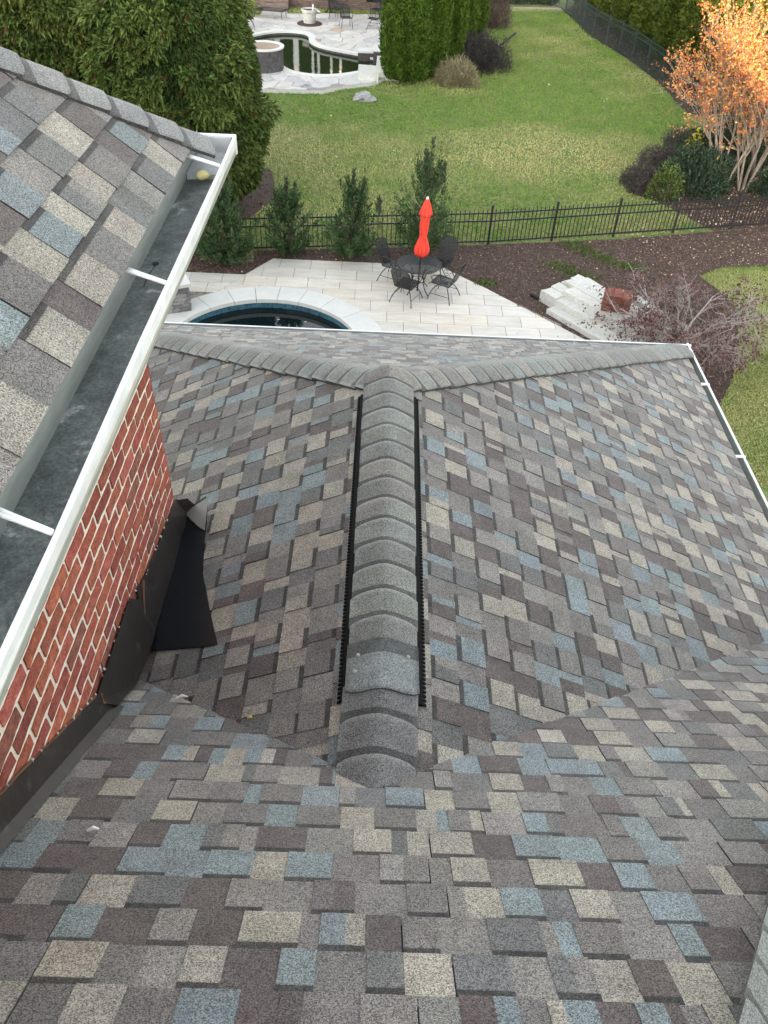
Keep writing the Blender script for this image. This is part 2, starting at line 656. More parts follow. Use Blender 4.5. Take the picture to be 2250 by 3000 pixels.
c5, s5 = math.cos(math.atan(0.5)), math.sin(math.atan(0.5))
cF, sF = math.cos(math.atan(SF)), math.sin(math.atan(SF))
NR, NL, NE = (s5, 0, c5), (-s5, 0, c5), (0, s5, c5)
ZE = ZR - 0.5 * (EAVE_X - X0)                    # eave height of the lower wing
EXL = 2 * X0 - EAVE_X
VMAX = (EAVE_X - X0) / c5
VAL = 0.5 / SF                                   # valley: Y = YF + VAL * |X - X0|

# ---------- lower wing
wing = thing('house_wing', 'lower wing of the house with a multicoloured shingled hip roof and black ridge vent', 'house wing', (X0, 4.5, 0))
d = MB()
pk = (X0, PEAK_Y, ZR)
j0 = (X0, 0.6, ZR)
cr, cl = (EAVE_X, EAVE_Y, ZE), (EXL, EAVE_Y, ZE)
d.add([j0, pk, cr, (EAVE_X, 0.6, ZE)], [(3, 2, 1, 0)])
d.add([j0, pk, cl, (EXL, 0.6, ZE)], [(0, 1, 2, 3)])
d.add([pk, cr, cl], [(0, 1, 2)])
d.build('roof_deck', 'deck', wing)
o1 = shingles(wing, (EAVE_X, 0, ZE), (0, 1, 0), (-c5, 0, s5), NR, 1.2, 7.3, (0, 24), [[(YF + VAL * (EAVE_X - X0) - 0.05, 0), (EAVE_Y, 0), (PEAK_Y, VMAX), (YF - 0.05, VMAX)]])
o2 = shingles(wing, (EXL, 0, ZE), (0, 1, 0), (c5, 0, s5), NL, 1.2, 7.3, (0, 24), [[(YF + VAL * (EAVE_X - X0) - 0.05, 0), (EAVE_Y, 0), (PEAK_Y, VMAX), (YF - 0.05, VMAX)]])
o3 = shingles(wing, (0, EAVE_Y, ZE), (1, 0, 0), (0, -c5, s5), NE, -3.2, 3.3, (0, 24), [[(EXL, 0), (EAVE_X, 0), (X0, VMAX)]])
emit_shingles(o1 + o2 + o3, wing, 330, 'shingle_field')
# hip and ridge caps
caps(wing, (EAVE_X + 0.02, EAVE_Y + 0.02, ZE), (X0 + 0.02, PEAK_Y + 0.02, ZR), NR, NE, 31, half=0.165, lift=0.012, name='hip_cap_shingle')
caps(wing, (EXL - 0.02, EAVE_Y + 0.02, ZE), (X0 - 0.02, PEAK_Y + 0.02, ZR), NE, NL, 31, half=0.165, lift=0.012, name='hip_cap_shingle')
caps(wing, (X0, PEAK_Y + 0.10, ZR), (X0, 1.88, ZR), NR, NL, 15, half=0.165, lift=0.030, thick=0.008)
# loose end cap turned the other way, and the old caps below the vent
caps(wing, (X0, 1.80, ZR + 0.004), (X0, 2.03, ZR + 0.004), NL, NR, 1, half=0.168, lift=0.036, palette=[(0.185, 0.205, 0.200)])
caps(wing, (X0 - 0.005, 1.86, ZR - 0.012), (X0 - 0.02, 1.35, ZR - 0.022), NR, NL, 3, half=0.172, lift=0.046, curve=0.3, palette=[(0.15, 0.15, 0.145), (0.14, 0.145, 0.14), (0.145, 0.158, 0.160)])
for sgn, nn in ((1, NR), (-1, NL)):
    sx = np.array([sgn * c5, 0, -s5])
    nn = np.array(nn, float)
    v = MB()
    ya, yb = 1.79, PEAK_Y - 0.12

    def q(s, h, y):
        return np.array([X0, y, ZR]) + sx * s + nn * h
    prof = [(0.06, 0.020), (0.172, 0.028), (0.175, 0.010), (0.06, 0.004)]
    vv = [q(s, h, y) for y in (ya, yb) for s, h in prof]
    v.add(vv, [(0, 1, 5, 4), (1, 2, 6, 5), (2, 3, 7, 6), (0, 3, 2, 1), (4, 5, 6, 7)])
    vo = v.build('ridge_vent', 'vent', wing)
    t = MB()
    y = ya
    while y < yb:
        a = [q(s, h, yy) for yy in (y, y + 0.0110) for s, h in ((0.172, 0.028), (0.192, 0.024), (0.193, 0.018), (0.172, 0.018))]
        t.add(a, [(0, 1, 5, 4), (1, 2, 6, 5), (0, 3, 2, 1), (4, 5, 6, 7), (2, 3, 7, 6)])
        y += 0.021
    to = t.build('vent_tooth_row', 'vent', vo, kind='stuff')
    fl = MB()
    fl.add([q(s, h, yy) for yy in (ya, yb) for s, h in ((0.150, 0.0140), (0.199, 0.0150), (0.201, 0.006), (0.150, 0.004))], [(0, 1, 5, 4), (1, 2, 6, 5), (0, 3, 2, 1), (4, 5, 6, 7)])
    fl.build('vent_flange', 'flange', vo)
for (dx, dy) in ((-0.105, 1.985), (-0.115, 1.905), (0.105, 1.985)):
    MB().tube([(X0 + dx, dy, ZR + 0.052 - abs(dx) * 0.5), (X0 + dx, dy, ZR + 0.060 - abs(dx) * 0.5)], [0.010, 0.005], 8, (0.35, 0.33, 0.28)).build('roofing_nail', 'chip', wing)


def gutter_run(P0, P1, out, parent, mouth=0.105, depth=0.085, name='rain_gutter'):
    """open K-style gutter; P0-P1 the back top edge, out the outward direction"""
    P0, P1, out = (np.asarray(a, float) for a in (P0, P1, out))
    z = np.array([0, 0, 1.0])
    prof = [(0.0, 0.0, 0), (0.0, -depth, 1), (mouth - 0.02, -depth, 1), (mouth - 0.015, -0.01, 0), (mouth - 0.018, 0.002, 0), (mouth + 0.004, 0.002, 0), (mouth + 0.004, -0.022, 2), (mouth - 0.012, -depth - 0.006, 2), (-0.004, -depth - 0.006, 2)]
    g = MB()
    n = len(prof)
    vs = [p + out * a + z * b for p in (P0, P1) for a, b, _ in prof]
    mid = {0: 3, 1: 3, 2: 3, 3: 0, 4: 0, 5: 0, 6: 2, 7: 2}
    for i in range(n - 1):
        g.add([vs[i], vs[i + 1], vs[n + i + 1], vs[n + i]], [(0, 1, 2, 3)], mi=mid[i])
    return g.build(name, ['white_metal', 'zinc', 'cream_metal', 'zinc_back'], parent)


GZ = ZE - 0.012
gutter_run((EAVE_X - 0.01, 3.2, GZ), (EAVE_X - 0.01, EAVE_Y + 0.12, GZ), (1, 0, 0), wing)
gutter_run((EXL, EAVE_Y - 0.01, GZ), (EAVE_X + 0.118, EAVE_Y - 0.01, GZ - 0.001), (0, 1, 0), wing)
for y in (3.55, 4.4, 5.35, 6.45):
    MB().box(EAVE_X - 0.04, EAVE_X + 0.100, y - 0.012, y + 0.012, GZ - 0.004, GZ + 0.010).build('gutter_hanger', 'white_metal', wing)
b = MB()
b.box(EXL + 0.35, EAVE_X - 0.35, 1.6, EAVE_Y - 0.35, 0.02, ZE - 0.02, (0.30, 0.10, 0.07))
b.build('brick_body', 'brick', wing)
b = MB()
for (x0, x1, y0, y1) in ((EXL + 0.02, EAVE_X - 0.02, EAVE_Y - 0.05, EAVE_Y - 0.015), (EAVE_X - 0.05, EAVE_X - 0.015, 3.0, EAVE_Y - 0.052)):
    b.box(x0, x1, y0, y1, ZE - 0.20, ZE - 0.02)
b.build('fascia', 'white_metal', wing)

# ---------- main roof: the slope the camera looks down along
main = thing('main_house', 'main house with the nearest shingled roof slope, across the bottom of the picture', 'house', (-4, -4, 0))
YB = -3.5


def zf(y):
    return ZR - SF * (y - YF)


HX = lambda y: 0.99 + 0.79 * (y - 0.527)        # right-hand hip line
SG = SF / 0.79                                    # pitch of the slope right of it
d = MB()
yend = 3.40
ridge_r = (HX(YB), YB, zf(YB))
d.add([(-30, YB, zf(YB)), ridge_r, (HX(YF), YF, zf(YF)), (HX(yend), yend, zf(yend)), (X0 + (yend - YF) / VAL, yend, zf(yend)), (X0, YF, ZR), (X0 - (yend - YF) / VAL, yend, zf(yend)), (-30, yend, zf(yend))], [(0, 5, 2, 1), (5, 4, 3, 2), (0, 7, 6, 5)])
ex = HX(yend)
d.add([ridge_r, (HX(yend), yend, zf(yend)), (ex, YB - 6, zf(yend))], [(2, 1, 0)])
d.add([ridge_r, (ex, YB - 6, zf(yend)), (-30, YB - 6, zf(yend)), (-30, YB, zf(YB))], [(0, 3, 2, 1)])
d.build('roof_deck', 'deck', main)
b = MB()
b.box(-30, ex - 0.4, YB - 5.6, 1.5, 0.02, zf(yend) - 0.05, (0.30, 0.10, 0.07))  # body, like the roof, drawn out far left to shade the yard
b.box(ex - 0.39, 8.5, YB - 6.5, YB + 1.0, 0.02, 5.4, (0.30, 0.10, 0.07))  # unseen garage block, added to keep the low sun off the side lawn
b.build('brick_body', 'brick', main)  # drawn-out house body together with the added unseen garage block
YO = 3.60
vF = lambda y: (YO - y) / cF
YV = YF + 0.045                                   # the courses run a little under the side slopes
regR = [(X0, vF(YV)), (3.3, vF(YV + VAL * (3.3 - X0))), (HX(-0.6), vF(-0.6)), (X0, vF(-0.6))]
regL = [(-1.3, vF(-0.6)), (-1.3, vF(YV + VAL * (X0 + 1.3))), (X0, vF(YV)), (X0, vF(-0.6))]
# rows wholly above the junction run straight through; those below are cut by the two valleys
kcut = int(math.ceil(vF(YF - 0.02) / EXPO))
full = [(-1.3, kcut * EXPO - 0.001), (HX(YO - kcut * EXPO * cF) + 0.02, kcut * EXPO - 0.001), (HX(-0.9), vF(-0.9)), (-1.3, vF(-0.9))]
of = shingles(main, (0, YO, zf(YO)), (1, 0, 0), (0, -cF, sF), (0, sF, cF), -1.45, 2.6, (kcut, kcut + 22), [full])
lowcut = lambda reg: clip(reg, 0, 1, kcut * EXPO + 0.028)
of += shingles(main, (0, YO, zf(YO)), (1, 0, 0), (0, -cF, sF), (0, sF, cF), -1.45, 3.4, (0, kcut), [lowcut(regL), lowcut(regR)])
emit_shingles(of, main, 330, 'shingle_field')
cg = 1 / math.sqrt(1 + SG * SG)
og = shingles(main, (ex, 0, zf(yend)), (0, 1, 0), (-cg, 0, cg * SG), (cg * SG, 0, cg), -1.5, 3.5, (0, 40), [[(-1.5, 0), (3.4, 0), (-1.5, (ex - HX(-1.5)) / cg)]])
emit_shingles(og, main, 0, 'side_shingle_field')
caps(main, (HX(2.9), 2.9, zf(2.9)), (HX(-0.5), -0.5, zf(-0.5)), (0, sF, cF), (cg * SG, 0, cg), 36, half=0.14, lift=0.012, name='hip_cap_shingle')

# ---------- upper wing: brick wall, hip roof, gutter
upper = thing('upper_wing', 'upper left wing with red brick wall, shingled roof and open metal gutter', 'house wing', (-3, 1, 0))
UX, UZ, US = -0.85, CZ - 1.225, 0.82
UY = 3.62
cu = 1 / math.sqrt(1 + US * US)
su = US * cu
d = MB()
top = 3.6
d.add([(UX, -3.2, UZ), (UX, UY, UZ), (UX - top, UY - top, UZ + US * top), (UX - top, -3.2, UZ + US * top)], [(0, 1, 2, 3)])
d.add([(UX, UY, UZ), (UX - 8, UY, UZ), (UX - top, UY - top, UZ + US * top)], [(0, 1, 2)])
d.build('roof_deck', 'deck', upper)
ou = shingles(upper, (UX + 0.012, 0, UZ), (0, 1, 0), (-cu, 0, su), (su, 0, cu), 0.3, 3.8, (0, 13), [[(0.0, 0), (UY, 0), (UY - 2.2, 2.2 / cu), (0.0, 2.2 / cu)]], wmin=0.12, wmax=0.20, expo=0.150)
emit_shingles(ou, upper, 200, 'shingle_field')
oe = shingles(upper, (0, UY, UZ), (1, 0, 0), (0, -cu, su), (0, su, cu), -4.5, -0.8, (0, 15), [[(-4.5, 0), (UX, 0), (UX - 2.3, 2.3 / cu), (-4.5, 2.3 / cu)]], expo=0.150)
emit_shingles(oe, upper, 0, 'far_shingle_field')
caps(upper, (UX + 0.045, UY + 0.045, UZ - 0.02), (UX - 1.55, UY - 1.55, UZ + US * 1.55), (su, 0, cu), (0, su, cu), 15, half=0.135, lift=0.014, name='hip_cap_shingle', curve=0.15,
     palette=[(0.20, 0.20, 0.195), (0.23, 0.23, 0.22), (0.175, 0.18, 0.18), (0.21, 0.205, 0.195)])
# gutter
LX = -0.69
g = MB()
gz0 = CZ - 1.24
prof = [(-0.868, gz0, 3), (-0.872, CZ - 1.352, 1), (-0.699, CZ - 1.340, 3), (-0.702, CZ - 1.275, 0), (-0.706, CZ - 1.262, 0), (LX, CZ - 1.262, 2), (LX, CZ - 1.300, 2), (-0.707, CZ - 1.348, 2), (-0.876, CZ - 1.36, 2)]
ys = [-2.0, 0.4, 1.2, 2.0, 2.8, 3.50]
yend_g = 3.80


def wavy(y, i):
    return 0.004 * math.sin(3.1 * y + i) if 2 < i < 8 else 0.0


for a, bb in zip(ys + [], ys[1:] + [yend_g]):
    for i in range(len(prof) - 1):
        (xa, za, ma), (xb, zb, mb_) = prof[i], prof[i + 1]
        va = [(xa + wavy(a, i), a, za), (xb + wavy(a, i + 1), a, zb), (xb + wavy(bb, i + 1), bb, zb), (xa + wavy(bb, i), bb, za)]
        mi = {0: 3, 1: 1, 2: 3, 3: 0, 4: 0, 5: 0, 6: 2, 7: 2}[i]
        g.add(va, [(0, 1, 2, 3)], mi=mi)
gu = g.build('rain_gutter', ['white_metal', 'zinc', 'cream_metal', 'zinc_back'], upper)
# the corner: mitre box and the gutter that turns along the hidden eave
g = MB()
g.box(-0.868, -0.712, 3.50, 3.775, CZ - 1.352, CZ - 1.325, mi=1)
g.build('corner_floor', ['zinc', 'light_zinc'], gu)
MB().box(-0.90, -0.712, 3.775, 3.792, CZ - 1.35, CZ - 1.262).build('corner_back_plate', 'light_zinc', gu)
MB().box(-6.0, -0.694, 3.793, 3.815, CZ - 1.34, CZ - 1.258).build('corner_lip', 'white_metal', gu)
for y, r in ((3.42, -0.24), (2.385, -0.22), (1.235, -0.2)):
    h = MB()
    for k in (0, 1):
        pa = np.array([-0.872, y + 0.028 + 0.016 * k, CZ - 1.226])
        pb = np.array([-0.700, y - 0.02 + 0.004 * k, CZ - 1.250])
        h.tube([pa, 0.5 * (pa + pb), pb], [0.0065, 0.006, 0.0065], 6)
    h.build('gutter_hanger', 'white_metal', upper, smooth=True)
lump = MB()
lump.lathe([(0.001, 0), (0.032, 0.004), (0.042, 0.016), (0.033, 0.028), (0.012, 0.034)], 14, (0, 0), (0.50, 0.45, 0.20), mod=lambda q_, i: 1 + 0.18 * math.sin(3 * q_ + i) + 0.1 * math.sin(7 * q_))
lump.v = [(x * 0.75 - 0.785, yv * 0.7 + 3.445, zv + CZ - 1.325) for x, yv, zv in lump.v]
lump = lump.build('sponge', 'chip', None, smooth=True)
tag(lump, 'small yellow lump of foam lying in the gutter corner', 'foam')
sc_ = MB()
sc_.tube([(-0.822, 2.69, CZ - 1.351), (-0.822, 2.69, CZ - 1.345)], 0.012, 8, (0.01, 0.01, 0.01))
sc_.tube([(-0.822, 2.68, CZ - 1.35), (-0.83, 2.60, CZ - 1.35), (-0.826, 2.52, CZ - 1.35)], 0.003, 5, (0.02, 0.02, 0.02))
tag(sc_.build('nail', 'chip'), 'dark nail lying on the grey gutter floor', 'nail')
# brick wall
WX, WY = -1.12, 3.26
WT = CZ - 1.40
b = MB()
b.box(-7.5, WX - 0.002, -2.6, WY - 0.002, 3.0, WT)
b.build('mortar_wall', 'mortar', upper)
MB().box(-7.6, -0.868, -2.6, 3.76, CZ - 1.395, CZ - 1.37).build('soffit', 'white_metal', upper)
BL, BH, JT = 0.198, 0.0585, 0.0215


def roofz(y):
    zl = ZR + 0.5 * (WX - X0)
    return max(zl, zf(y))


bricks = []
k = 0
z = 5.9
while z < WT - 0.02:
    y = WY - (0.0 if k % 2 == 0 else (BL + JT) * 0.5) - BL
    first = True
    yy1 = WY
    while yy1 > 0.45:
        ln = BL if not (first and k % 2) else BL * 0.5 - JT * 0.5
        first = False
        y0 = yy1 - ln
        if z + BH > roofz(yy1) + 0.02:
            c = random.choice([(0.30, 0.085, 0.055), (0.26, 0.072, 0.050), (0.34, 0.105, 0.062), (0.24, 0.068, 0.052), (0.29, 0.095, 0.060), (0.33, 0.092, 0.070)])
            c = vary(c, 0.14)
            if random.random() < 0.05:
                c = (0.22, 0.085, 0.06)
            mb = MB()
            n = 5
            t_, bo = [], []
            for i in range(n):
                yv = y0 + (yy1 - y0) * i / (n - 1)
                t_.append((yv, z + BH + random.uniform(-0.0042, 0.0042)))
                bo.append((yv, z + random.uniform(-0.0042, 0.0042)))
            xo = WX + random.uniform(0.0015, 0.0045)
            fr = [(xo + random.uniform(-0.002, 0.002), a_, b_) for a_, b_ in bo] + [(xo + random.uniform(-0.002, 0.002), a_, b_) for a_, b_ in t_]
            bk = [(WX - 0.02, a_, b_) for a_, b_ in bo] + [(WX - 0.02, a_, b_) for a_, b_ in t_]
            fs = [(i, i + 1, n + i + 1, n + i) for i in range(n - 1)]
            fs += [(2 * n + i + 1, 2 * n + i, i, i + 1)[::-1] for i in range(n - 1)]
            fs += [(n + i, n + i + 1, 3 * n + i + 1, 3 * n + i) for i in range(n - 1)]
            fs += [(0, n, 3 * n, 2 * n), (n - 1, 3 * n - 1, 4 * n - 1, 2 * n - 1)]
            mb.add(fr + bk, fs, c)
            bricks.append((px_area([fr[0], fr[n - 1], fr[2 * n - 1], fr[n]]), z, mb))
        yy1 = y0 - JT
    z += BH + JT
    k += 1
bricks.sort(key=lambda s: -s[0])
rest = MB()
nb = 0
for a, z_, mb in bricks:
    if a > 0 and nb < 330 and z_ < CZ - 1.75:
        mb.build('brick', 'brick', upper)
        nb += 1
    else:
        o = len(rest.v)
        rest.v += mb.v
        rest.f += [[o + i for i in f] for f in mb.f]
        rest.c += mb.c
        rest.m += mb.m
rest.build('hidden_brick_field', 'brick', upper, kind='stuff')
# base flashing, three lapped sheets of dark brown metal
ZL = ZR + 0.5 * (WX - X0)


def sheet(name, tops, bots, m='flash', th=0.004):
    """tops/bots: matched lists of points; a bent strip with thickness along +X"""
    s_ = MB()
    n = len(tops)
    A_ = [np.array(p, float) for p in tops]
    B_ = [np.array(p, float) for p in bots]
    off = np.array([th, 0, th * 0.5])
    vs = [p + off for p in A_] + [p + off for p in B_] + A_ + B_
    fs = []
    for i in range(n - 1):
        fs.append((i, n + i, n + i + 1, i + 1))
        fs.append((i, i + 1, 2 * n + i + 1, 2 * n + i))
        fs.append((n + i, 3 * n + i, 3 * n + i + 1, n + i + 1))
    fs.append((0, 2 * n, 3 * n, n))
    fs.append((n - 1, 2 * n - 1, 4 * n - 1, 3 * n - 1))
    s_.add(vs, fs)
    return s_.build(name, m, upper)


def rl(x):
    return ZR + 0.5 * (x - X0)


zt = lambda y: CZ + np.interp(y, [1.84, 2.38, 2.55, 3.266], [-2.826, -2.86, -2.955, -3.047])
bx = -1.082
sheet('flashing_sheet', [(WX + 0.008, y, zt(y)) for y in (2.46, 2.8, 3.1, 3.27)], [(bx, 2.40, rl(bx) + 0.035), (bx, 2.8, rl(bx) + 0.03), (bx, 3.15, rl(bx) + 0.022), (bx + 0.03, 3.36, rl(bx) + 0.02)])
sheet('flashing_sheet', [(WX + 0.012, 1.80, CZ - 2.836), (WX + 0.013, 2.1, CZ - 2.835), (WX + 0.013, 2.36, CZ - 2.84), (WX + 0.014, 2.47, CZ - 2.98)], [(bx + 0.006, 1.90, zf(1.90) + 0.05), (bx + 0.006, 2.12, max(rl(bx), zf(2.12)) + 0.045), (bx + 0.006, 2.36, rl(bx) + 0.045), (bx + 0.006, 2.47, rl(bx) + 0.045)])
sheet('flashing_sheet', [(WX + 0.010, y, zf(y) + 0.175) for y in (0.3, 0.8, 1.3, 1.6, 1.86)], [(bx - 0.01, y, zf(y) + 0.055) for y in (0.3, 0.8, 1.3, 1.6, 1.93)])
sheet('flashing_flange', [(bx - 0.012, y, zf(y) + 0.054) for y in (0.3, 0.8, 1.3, 1.6, 1.92)], [(bx + 0.022, y, zf(y) + 0.024) for y in (0.3, 0.8, 1.3, 1.6, 1.92)])
# caulk and torn felt edge along the top of the flashing
ck = MB()
pts = []
for y in np.linspace(0.5, 1.82, 24):
    pts.append((WX + 0.010, y, zf(y) + 0.178 + random.uniform(-0.006, 0.008)))
ck.tube(pts, [random.uniform(0.003, 0.008) for _ in pts], 5, (0.10, 0.045, 0.02))
ck.build('caulk_bead', 'chip', upper)
fk = MB()
for y in np.linspace(0.55, 3.2, 46):
    y = y + random.uniform(-0.03, 0.03)
    z0 = zf(y) + 0.185 if y < 1.85 else zt(y) + 0.008
    s_ = random.uniform(0.002, 0.006)
    fk.box(WX + 0.008, WX + 0.014, y - s_, y + s_, z0 - s_, z0 + s_, random.choice([(0.6, 0.55, 0.47), (0.16, 0.07, 0.03), (0.5, 0.45, 0.38)]), jit=0.0015)
fk.build('mortar_crumbs', 'chip', upper, kind='stuff')
fe = MB()
fe.tube([(WX + 0.016, 2.55, CZ - 2.93), (WX + 0.022, 2.49, CZ - 2.99), (WX + 0.03, 2.44, CZ - 3.06)], [0.010, 0.007, 0.003], 5, (0.13, 0.07, 0.035))
fe.build('torn_felt', 'chip', upper)
fe = MB()
fe.tube([(WX + 0.016, 1.86, CZ - 2.86), (WX + 0.022, 1.84, CZ - 2.90), (WX + 0.03, 1.87, CZ - 2.95)], [0.008, 0.009, 0.003], 5, (0.15, 0.075, 0.035))
fe.build('torn_felt', 'chip', upper)
# black membrane patch on the left slope beside the wall, its far end curling up
pt = MB()
grid = []
rowsP = [((-1.075, 2.37), (-0.705, 2.285)), ((-1.075, 2.62), (-0.80, 2.56)), ((-1.08, 2.84), (-0.885, 2.83)), ((-1.08, 3.03), (-0.915, 3.03)), ((-1.075, 3.17), (-0.922, 3.17)), ((-1.06, 3.27), (-0.922, 3.29)), ((-1.035, 3.315), (-0.925, 3.375))]
lifts = [0.018, 0.019, 0.020, 0.024, 0.036, 0.060, 0.092]
nc = 7
for ri, (a_, b_) in enumerate(rowsP):
    for j in range(nc):
        s = j / (nc - 1)
        x, y = a_[0] + (b_[0] - a_[0]) * s, a_[1] + (b_[1] - a_[1]) * s
        h_ = lifts[ri] + 0.02 * max(0, 0.3 - s)
        grid.append((x - s5 * h_, y, rl(x) + c5 * h_))
n = len(rowsP)
fs = [(r_ * nc + j, r_ * nc + j + 1, (r_ + 1) * nc + j + 1, (r_ + 1) * nc + j) for r_ in range(n - 1) for j in range(nc - 1)]
pt.add(grid, fs)
o = len(pt.v)
pt.v += [(x + 0.002, y, zz - 0.006) for x, y, zz in pt.v[:]]
pt.f += [[i + o for i in f[::-1]] for f in fs]
pt.c += [(0.5, 0.5, 0.5)] * len(fs)
pt.m += [0] * len(fs)
fp_ = MB()  # grey sheet painting the sky's reflection on the membrane's curled end
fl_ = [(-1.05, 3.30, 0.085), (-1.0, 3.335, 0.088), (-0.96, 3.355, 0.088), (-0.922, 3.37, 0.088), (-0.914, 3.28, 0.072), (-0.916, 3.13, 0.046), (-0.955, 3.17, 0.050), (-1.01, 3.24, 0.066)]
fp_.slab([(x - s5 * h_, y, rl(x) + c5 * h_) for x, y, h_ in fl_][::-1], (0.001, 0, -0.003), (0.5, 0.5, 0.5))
fp_.build('membrane_sky_glint', 'sky_glint_grey', wing)
pt.build('membrane_patch', 'membrane', wing, smooth=True, label='loose black membrane sheet curling up beside the brick wall')
cf = MB()
cf.add([(-1.10, 3.262, CZ - 3.05), (-1.055, 3.30, CZ - 3.07), (-1.01, 3.385, CZ - 3.245), (-1.02, 3.36, CZ - 3.27), (-1.10, 3.275, CZ - 3.26)], [(0, 1, 2, 3, 4)])
cf.build('flashing_corner', 'flash', upper)

# ================================================================== THE GROUND
PC, PR_IN, PR_OUT = (-2.55, 14.97), 2.13, 2.76       # near pool
KID = [(-6.6, 41.0), (-5.63, 42.0), (-4.74, 42.3), (-4.1, 42.15), (-3.8, 41.6), (-3.75, 40.9), (-3.45, 40.2), (-2.9, 39.65), (-1.9, 39.1), (-1.35, 38.8), (-0.6, 38.2), (-0.1, 37.6), (-0.4, 37.0), (-1.2, 36.4), (-2.1, 35.75), (-3.0, 35.55), (-3.9, 35.85), (-4.4, 36.5), (-4.7, 37.2), (-5.6, 38.0), (-6.6, 38.6), (-7.4, 39.6), (-7.2, 40.6)]


def smooth_loop(pts, k=4):
    out = []
    n = len(pts)
    for i in range(n):
        p0, p1, p2, p3 = (np.array(pts[(i + j) % n], float) for j in (-1, 0, 1, 2))
        for s in range(k):
            t = s / k
            out.append(tuple(0.5 * ((2 * p1) + (p2 - p0) * t + (2 * p0 - 5 * p1 + 4 * p2 - p3) * t * t + (3 * p1 - p0 - 3 * p2 + p3) * t ** 3)))
    return out


KID = smooth_loop(KID, 4)


def inside(p, poly):
    x, y = p
    r = False
    j = len(poly) - 1
    for i in range(len(poly)):
        xi, yi = poly[i]
        xj, yj = poly[j]
        if (yi > y) != (yj > y) and x < (xj - xi) * (y - yi) / (yj - yi) + xi:
            r = not r
        j = i
    return r


def inside_np(P, poly):
    x, y = P[:, 0], P[:, 1]
    r = np.zeros(len(P), bool)
    j = len(poly) - 1
    for i in range(len(poly)):
        xi, yi = poly[i]
        xj, yj = poly[j]
        if yi != yj:
            r ^= ((yi > y) != (yj > y)) & (x < (xj - xi) * (y - yi) / (yj - yi) + xi)
        j = i
    return r


def offset_loop(poly, dd):
    c = np.array(poly)
    n = len(c)
    out = []
    sg = 1 if parea(poly) > 0 else -1
    for i in range(n):
        t = c[(i + 1) % n] - c[i - 1]
        t /= np.linalg.norm(t) + 1e-9
        out.append(tuple(c[i] + sg * dd * np.array([t[1], -t[0]])))
    return out


def circle(c, r, n=48):
    return [(c[0] + r * math.cos(2 * math.pi * i / n), c[1] + r * math.sin(2 * math.pi * i / n)) for i in range(n)]


def flat(name, loops, z, m, parent=None, col=(0.5, 0.5, 0.5), **props):
    """one sheet with holes"""
    L3 = [[Vector((x, y, z)) for x, y in lp] for lp in loops]
    tris = tessellate_polygon(L3)
    vs = [tuple(p) for lp in L3 for p in lp]
    fs = []
    for a, b_, c in tris:
        pa, pb, pc = vs[a], vs[b_], vs[c]
        if (pb[0] - pa[0]) * (pc[1] - pa[1]) - (pb[1] - pa[1]) * (pc[0] - pa[0]) < 0:
            b_, c = c, b_
        fs.append((a, b_, c))
    mb = MB()
    mb.add(vs, fs, col)
    return mb.build(name, m, parent, **props)


pool_hole = circle(PC, 2.4)
kid_hole = offset_loop(KID, 0.2)
flat('lawn', [[(-400, -150), (400, -150), (400, 900), (-400, 900)], pool_hole, kid_hole], 0.0, 'lawn', kind='structure')

# ---------- mulch beds
def fence_y(x):
    return 20.73 + (x - 2.85) * (0.163 if x < 2.85 else 0.245)


bed = [(-6.0, 16.2), (-3.0, 18.1), (2.2, 17.5), (4.2, 13.6), (6.3, 12.2), (7.3, 13.9), (7.75, 14.7), (8.2, 16.0), (8.75, 17.4), (8.72, 18.3), (8.3, 19.4), (9.0, 19.95), (10.4, 20.15), (13.5, 20.6), (13.5, 23.3), (11.3, 22.75), (8.2, 21.9), (6.35, 21.4), (4.59, 21.06), (2.85, 20.73), (0, 20.25), (-2, 19.95), (-6.0, 19.3)]
flat('mulch_bed', [bed], 0.006, 'soil', kind='structure')
bed2 = [(7.5, 24.9), (8.3, 24.3), (9.5, 22.3), (14.5, 23.6), (16, 30), (13.5, 33), (12.2, 31.6), (10.8, 29.6), (9.6, 27.8), (8.2, 26.0)]
flat('shrub_bed', [bed2], 0.006, 'soil', kind='structure')
bed3 = [(-4.1, 21.0), (-3.2, 23.2), (-3.6, 25.5), (-9, 26), (-14, 22), (-6.5, 19.6)]
flat('needle_bed', [bed3], 0.006, 'soil', kind='structure')
bed4 = [(11.6, 33.0), (14.5, 33.2), (18, 36), (13.2, 46.5), (10.2, 52), (9.3, 50.3), (9.7, 47), (10.1, 44), (10.9, 41), (11.4, 38)]
flat('hedge_bed', [bed4], 0.006, 'soil', kind='structure')


def scatter_in(poly, n):
    P = np.array(poly)
    lo, hi = P.min(0), P.max(0)
    out = []
    while sum(len(o) for o in out) < n:
        q_ = rng.uniform(lo, hi, size=(n * 2, 2))
        q_ = q_[inside_np(q_, poly)]
        out.append(q_)
    return np.concatenate(out)[:n]


def chips(name, poly, n, colors, ln, wd, zz=0.012, up=0.35, **props):
    Q = scatter_in(poly, n)
    Pn = np.column_stack([Q, np.full(len(Q), zz)])
    a = rng.uniform(0, 2 * np.pi, len(Q))
    D = np.column_stack([np.cos(a), np.sin(a), rng.uniform(0, up, len(Q))])
    D /= np.linalg.norm(D, axis=1)[:, None]
    C = np.array(colors)[rng.integers(0, len(colors), len(Q))] * rng.uniform(0.7, 1.3, (len(Q), 1))
    # chips lie flat: use a horizontal side vector
    o = leaves(name, Pn, D, rng.uniform(*ln, len(Q)), rng.uniform(*wd, len(Q)), C, 'chip', kind='stuff', **props)
    return o


